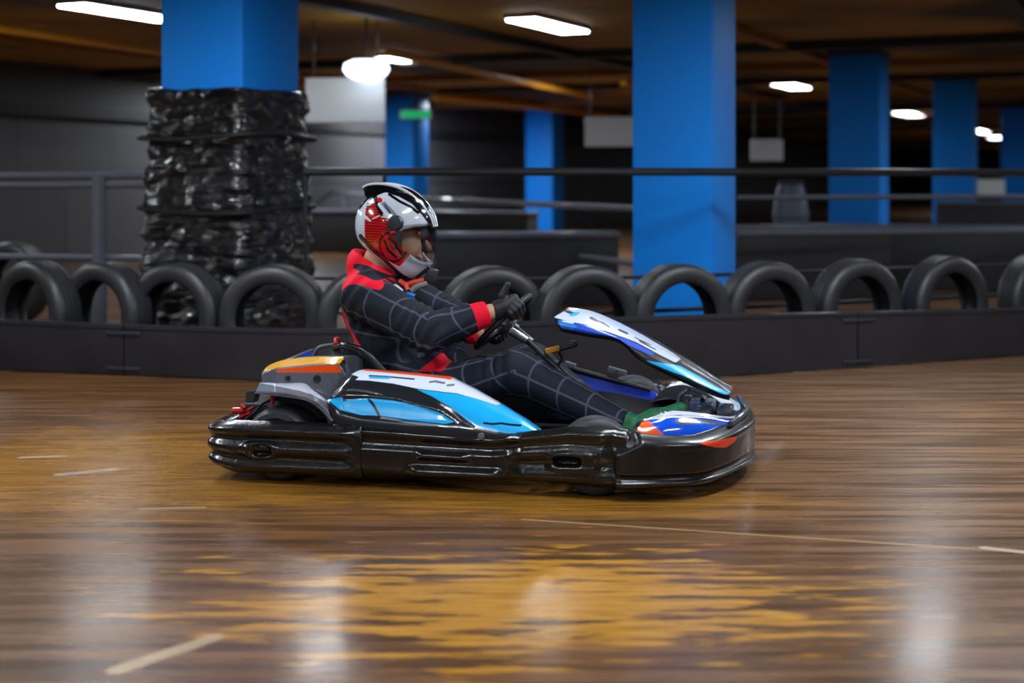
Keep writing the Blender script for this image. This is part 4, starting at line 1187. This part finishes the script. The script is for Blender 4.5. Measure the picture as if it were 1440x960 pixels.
# ---- green shoes
SH = mat('green_shoe', (14, 96, 60), .6, 0, 0, .75, 38, .1)
def shoe(a, s):
    heel = a + np.array([.03, 0, -.05]); toe = a + np.array([.25, 0, .085])
    d = (toe - heel) / np.linalg.norm(toe - heel); n = np.array([-d[2], 0, d[0]])
    def fn(P):
        f = caps(P, heel + n * .018, heel + d * .12 + n * .016, .040, .042)
        f = smin(f, caps(P, heel + d * .10 + n * .012, toe - d * .03, .042, .030), .03)
        f = smin(f, caps(P, heel + n * .02, a + np.array([.0, 0, .02]), .040, .046), .04)
        f = smax(f, -((P - heel) @ n) - .026, .006)
        return np.maximum(f, (P - a) @ np.array([-.6, 0, .8]) - .03)
    V, F = sdf(fn, np.minimum(heel, toe) - .09, np.maximum(heel, toe) + .11, .005)
    o = mk('shoe', relax(V, F, 1), F, SH, drv, True)
    rows = []
    for q in np.linspace(0, 1, 24):
        c = heel - d * .035 + d * q * .265 - n * .030; wd = .032 + .010 * math.sin(math.pi * min(1, q * 1.1)) - .018 * max(0, q - .85) / .15
        rows.append([c + np.array([0, wd * x, 0]) + n * y for x, y in ((-1, -.006), (-1, .006), (1, .006), (1, -.006))])
    V, F = grid(rows, False, True, True); mk('sole', V, F, M['black'], o, False)
    for q in (.30, .42, .54, .66):
        c = heel + d * .235 * q
        pts = [c + np.array([0, -.036 * math.cos(x), 0]) + n * (.022 + .022 * math.sin(x)) + d * .01 * math.sin(2 * x) for x in np.linspace(.1, math.pi - .1, 10)]
        MB().tube(pts, .0025, 6).build('lace', M['grey'], o)
shoe(anR, -1); shoe(anL, 1)

# ---- helmet
HC = K(555, 316, 0); CC = K(576, 356, 0)
la, lb = K(503, 334, 0), K(579, 399, 0); e_ = lb - la; nl = np.array([e_[2], 0, -e_[0]]); nl /= np.linalg.norm(nl); nl = nl * (1 if nl[2] < 0 else -1)
def f_out(P):
    f = ell(P, HC, (.168, .138, .162)); f = smin(f, ell(P, CC, (.100, .112, .118)), .05)
    return smax(f, -(P[..., 0] - K(499, 300, 0)[0]), .02)
op = np.array([K(p[0], p[1], 0)[[0, 2]] for p in ((577, 322), (592, 318), (625, 316), (630, 374), (601, 369), (592, 362), (581, 351), (574, 340))])
def f_helm(P):
    f = f_out(P); f = np.maximum(f, -(f + .024))
    f = smax(f, (P - la) @ nl, .006)
    sh = P.shape[:-1]; s = poly_sd(P[..., [0, 2]].reshape(-1, 2), op).reshape(sh)
    return smax(f, s, .005)
V, F = sdf(f_helm, HC - np.array([.20, .16, .28]), HC + np.array([.22, .16, .19]), .0042)
V = relax(V, F, 1)
D = Decal(V, F, -.12)
RD = (206, 10, 26); BK = (12, 12, 15)
redp = [(512, 292), (520, 287), (529, 284), (536, 300), (553, 318), (560, 325), (567, 334), (577, 346), (576, 356), (569, 366), (560, 375), (549, 371), (535, 360), (521, 346), (511, 338), (512, 312)]
D.poly('red', RD, redp, -.125)
P_ = [D.at(p, -.125) for p in D.dense([(511, 286), (531, 283), (556, 322), (540, 328), (528, 336), (520, 346), (511, 336)])]
D.add('stripes', BK, np.minimum(poly_sd(D.P, P_), .0022 - tri(D.P[:, 1] + .12 * D.P[:, 0] + .004 * np.sin(30 * D.P[:, 0]), .0112)))
D.poly('white', WH, [(497, 292), (503, 292), (522, 310), (521, 312), (509, 305), (513, 333), (509, 331), (498, 324)])
ring = [(552 + 21 * math.cos(t) * .9, 347 + 21 * math.sin(t)) for t in np.linspace(0, 2 * math.pi, 25)[:-1]]
D.line('emblem', BK, ring + ring[:1], .0045, -.125)
D.line('emblem', BK, [(541, 338), (545, 352), (556, 362)], .0055, -.125); D.line('emblem', BK, [(547, 336), (553, 340), (557, 345)], .0055, -.125)
D.line('emblem', BK, [(556, 348), (561, 352), (563, 357)], .0055, -.125); D.line('emblem', BK, [(550, 345), (554, 352)], .0022, -.125)
D.poly('black', BK, [(514, 262), (530, 268), (545, 271), (562, 277), (580, 287), (594, 303), (606, 320), (614, 320), (600, 280), (560, 252), (520, 252)])
D.line('black', BK, [(547, 273), (562, 283), (578, 291), (588, 299)], .005)
D.line('black', BK, [(523, 272), (512, 284), (506, 292)], .008); D.line('black', BK, [(525, 270), (530, 285), (536, 300)], .009)
D.poly('vent', (120, 126, 142), [(535, 286), (541, 283), (558, 301), (552, 306)])
D.line('white2', WH, [(533, 287), (545, 303), (559, 319)], .0065)
D.line('black2', BK, [(541, 288), (551, 302)], .0025); D.line('black2', BK, [(505, 333), (515, 343), (540, 368), (560, 388), (578, 402)], .012, -.11)
D.line('dot', RD, [(533, 280.5), (535, 282)], .009)
D.line('chip', (214, 206, 190), [(524, 307.5), (534, 303)], .0028); D.line('chip', (214, 206, 190), [(537, 305.5), (541, 303.5)], .003)
helm = mk('helmet', V, F, paint_mat('helmet_graphics', (204, 210, 224), D.layers, .16, .9, .0013), drv, True, D.attrs)
# crest with a pale rim along the crown
ct = [(516, 263), (523, 259.5), (535, 258), (552, 259.5), (568, 264.5), (584, 274), (598, 288), (608, 303), (612.5, 318)]
cb = [(522, 272), (528, 272), (540, 272), (554, 272), (568, 277), (580, 285), (592, 298), (602, 311), (607, 322)]
ctp = spline([K(p[0], p[1], 0) for p in ct], 50); cbp = spline([K(p[0], p[1], 0) for p in cb], 50)
rows = []
for k in range(50):
    wv = .066 * (1 - .55 * (k / 49) ** 3)
    a, b = cbp[k], ctp[k]
    rows.append([a + np.array([0, -wv * 1.25, -.012]), a + (b - a) * .5 + np.array([0, -wv * 1.05, 0]), b + np.array([0, -wv * .85, -.004]), b + np.array([0, 0, 0]), b + np.array([0, wv * .85, -.004]), a + (b - a) * .5 + np.array([0, wv * 1.05, 0]), a + np.array([0, wv * 1.25, -.012]), a + np.array([0, 0, -.03])])
V, F = grid(rows, False, True, True)
crest = mk('crest', V, F, mat('gloss_black', (10, 10, 12), .15, 0, .6, .1, 20), helm, True, sharp=40)
for s in (-1, 1):
    MB().tube([b + np.array([0, s * .066 * .85 * (1 - .55 * (k / 49) ** 3), -.001]) for k, b in enumerate(ctp)], [.004 + .002 * math.sin(math.pi * k / 49) for k in range(50)], 8).build('crest_rim', M['white'], crest)
MB().tube([b + np.array([0, 0, -.0015]) for b in ctp], [.003 + .0015 * math.sin(math.pi * k / 49) for k in range(50)], 8).build('crest_rim', M['white'], crest)
# visor: a clear shell wrapped round the front
axis0 = K(556, 330, 0)
rows_o, rows_i = [], []
ztop, zb0, zb1 = K(600, 313, 0)[2], K(604, 375, 0)[2], K(580, 346, 0)[2]
for ph in np.linspace(-math.radians(84), math.radians(84), 61):
    c = abs(ph) / math.radians(84); ro, ri = [], []
    for t in np.linspace(0, 1, 25):
        zt = ztop - .022 * c ** 3; zb = zb0 + (zb1 - zb0) * c ** 2.2
        z = zb + (zt - zb) * t; o = np.array([axis0[0], 0, z]); d = np.array([math.cos(ph), math.sin(ph), 0]); lo, hi = .02, .3
        for _ in range(26):
            m = (lo + hi) / 2
            if f_out((o + d * m)[None])[0] < 0: lo = m
            else: hi = m
        # the visor hangs straight from the brow instead of following the chin inwards
        ro.append(o + d * (lo + .006 + .010 * (1 - c) * math.sin(math.pi * (1 - t) * .5))); ri.append(o + d * (lo + .003 + .010 * (1 - c) * math.sin(math.pi * (1 - t) * .5)))
    rows_o.append(ro + ri[::-1])
V, F = grid(rows_o, False, True, True)
k = NT('clear_visor'); tr = k.n('ShaderNodeBsdfTransparent'); tr.inputs[0].default_value = (.86, .87, .89, 1)
gl = k.n('ShaderNodeBsdfGlossy'); gl.inputs['Roughness'].default_value = .06; fr = k.n('ShaderNodeFresnel'); fr.inputs[0].default_value = 1.45
mx = k.n('ShaderNodeMixShader'); k.l(k.math('MULTIPLY_ADD', k.noise(12.0), .03, k.math('MULTIPLY', fr.outputs[0], .45)), mx.inputs[0]); k.l(tr.outputs[0], mx.inputs[1]); k.l(gl.outputs[0], mx.inputs[2]); k.l(mx.outputs[0], k.out.inputs[0])
vis = mk('visor', V, F, k.m, helm, True, sharp=50)
for s in (-1, 1):
    def surf(px, py):
        c = K(px, py, 0); y = 0.05
        lo, hi = .0, .2
        for _ in range(26):
            m = (lo + hi) / 2
            if f_out(np.array([[c[0], -m, c[2]]]))[0] < 0: lo = m
            else: hi = m
        return np.array([c[0], s * (lo + .002), c[2]])
    c = surf(569, 312)
    MB().lathe([(.006, .014), (.026, .012), (.032, .004), (.033, -.014)], 28, Matrix.Translation(Vector(c)) @ Matrix.Rotation(math.pi if s < 0 else 0, 4, 'Z')).build('visor_pivot', M['darkgrey'], vis)
    MB().prism([surf(*p) for p in ((558, 316), (570, 322), (577, 323), (577, 345), (571, 338), (563, 327))], np.array([0, -.008 * -s * -1, 0]), np.array([0, .006 * s, 0])).build('visor_arm', M['darkgrey'], vis, False)
    c2 = surf(566.5, 325)
    MB().tube([c2 + np.array([-.009, s * .006, -.002]), c2 + np.array([.009, s * .006, .003])], .006, 8).build('pivot_mark', M['red'], vis)
# chin fittings: dark camera-like mount, coloured strap ends
mb = MB().box(K(607, 386, -.03), (.045, .05, .05), Matrix.Rotation(.25, 3, 'Y'), .008).build('chin_mount', M['darkgrey'], helm)
MB().tube([K(585, 390, -.05), K(604, 376, -.05)], .008, 8).build('mount_arm', M['black'], mb)
st = MB().tube(spline([K(562, 395, -.075), K(572, 400, -.085), K(582, 397, -.085), K(596, 394, -.07)], 14), .011, 8).build('chin_strap', mat('orange_red_strap', (206, 52, 20), .6, 0, 0, .3, 60), helm)
MB().tube(spline([K(571, 400, -.09), K(574, 408, -.10)], 6), .009, 8).build('strap_end', M['orange'], st)
MB().tube(spline([K(554, 402, -.10), K(560, 406, -.105), K(565, 411, -.11)], 6), .012, 8).build('white_tab', M['white'], st)
MB().tube(spline([K(578, 409, -.10), K(588, 402, -.09), K(600, 399, -.07)], 8), .012, 8).build('grey_scarf', mat('grey_scarf_cloth', (120, 116, 112), .8, 0, 0, .3, 40), st)
bt = mat('blue_tab', (0, 104, 214), .5)
MB().tube(spline([K(564, 413, -.115), K(570, 418, -.12), K(573, 414, -.12), K(583, 417, -.115)], 10), .011, 8).build('blue_tab', bt, st)
# ================================================================== LIGHT
def area(x, y, sx, sy, e, rz=HALL, z=CEIL - .1):  # unseen fixtureless lights; a few match floor reflections, the rest added for brightness
    l = bpy.data.lights.new('unseen_light', 'AREA'); l.shape = 'RECTANGLE'; l.size = sx; l.size_y = sy; l.energy = e; l.color = (.87, .94, 1)
    o = bpy.data.objects.new('unseen_light', l); C.objects.link(o); o.location = (x, y, z); o.rotation_euler = (0, 0, rz)
for x, y, e in ((-3.7, 5.0, 90), (.6, 4.1, 60), (-1.6, 2.2, 60), (3.4, 3.4, 45), (2.6, 6.6, 100), (-2.1, 6.8, 70), (1.0, 6.9, 25), (-1.38, 11.4, 34), (3.3, 11.3, 20), (-6.0, 9.0, 90), (5.4, 7.6, 50), (0, -1.5, 60), (4.5, -1.5, 40), (-5, -1.0, 40),
               (8.0, 15.5, 120), (7.0, 11.6, 80), (-3.6, 22.0, 170), (-1.2, 26.5, 220), (1.2, 21.0, 120), (12.5, 22.0, 140), (-6.2, 14.5, 90)):
    area(x, y, .32, 1.3, e)
w = bpy.data.worlds.new('hall_air'); bpy.context.scene.world = w; w.use_nodes = True
w.node_tree.nodes['Background'].inputs[0].default_value = (.9, .95, 1, 1); w.node_tree.nodes['Background'].inputs[1].default_value = .06

# ================================================================== CAMERA
cd = bpy.data.cameras.new('camera'); cam = bpy.data.objects.new('camera', cd); C.objects.link(cam)
cam.location = (0, 0, CH); cam.rotation_euler = (math.radians(90), 0, 0)
cd.sensor_width = 36.0; cd.lens = 36.0 * FP / 1440.0; cd.shift_y = -(480 - HZ) / 1440.0
cd.clip_end = 200
cd.dof.use_dof = True; cd.dof.focus_distance = 5.45; cd.dof.aperture_fstop = 1.5
sc = bpy.context.scene; sc.camera = cam
sc.view_settings.view_transform = 'Standard'; sc.view_settings.look = 'None'
sc.view_settings.gamma = 1.0; sc.view_settings.use_curve_mapping = False
sc.view_settings.exposure = 0.0
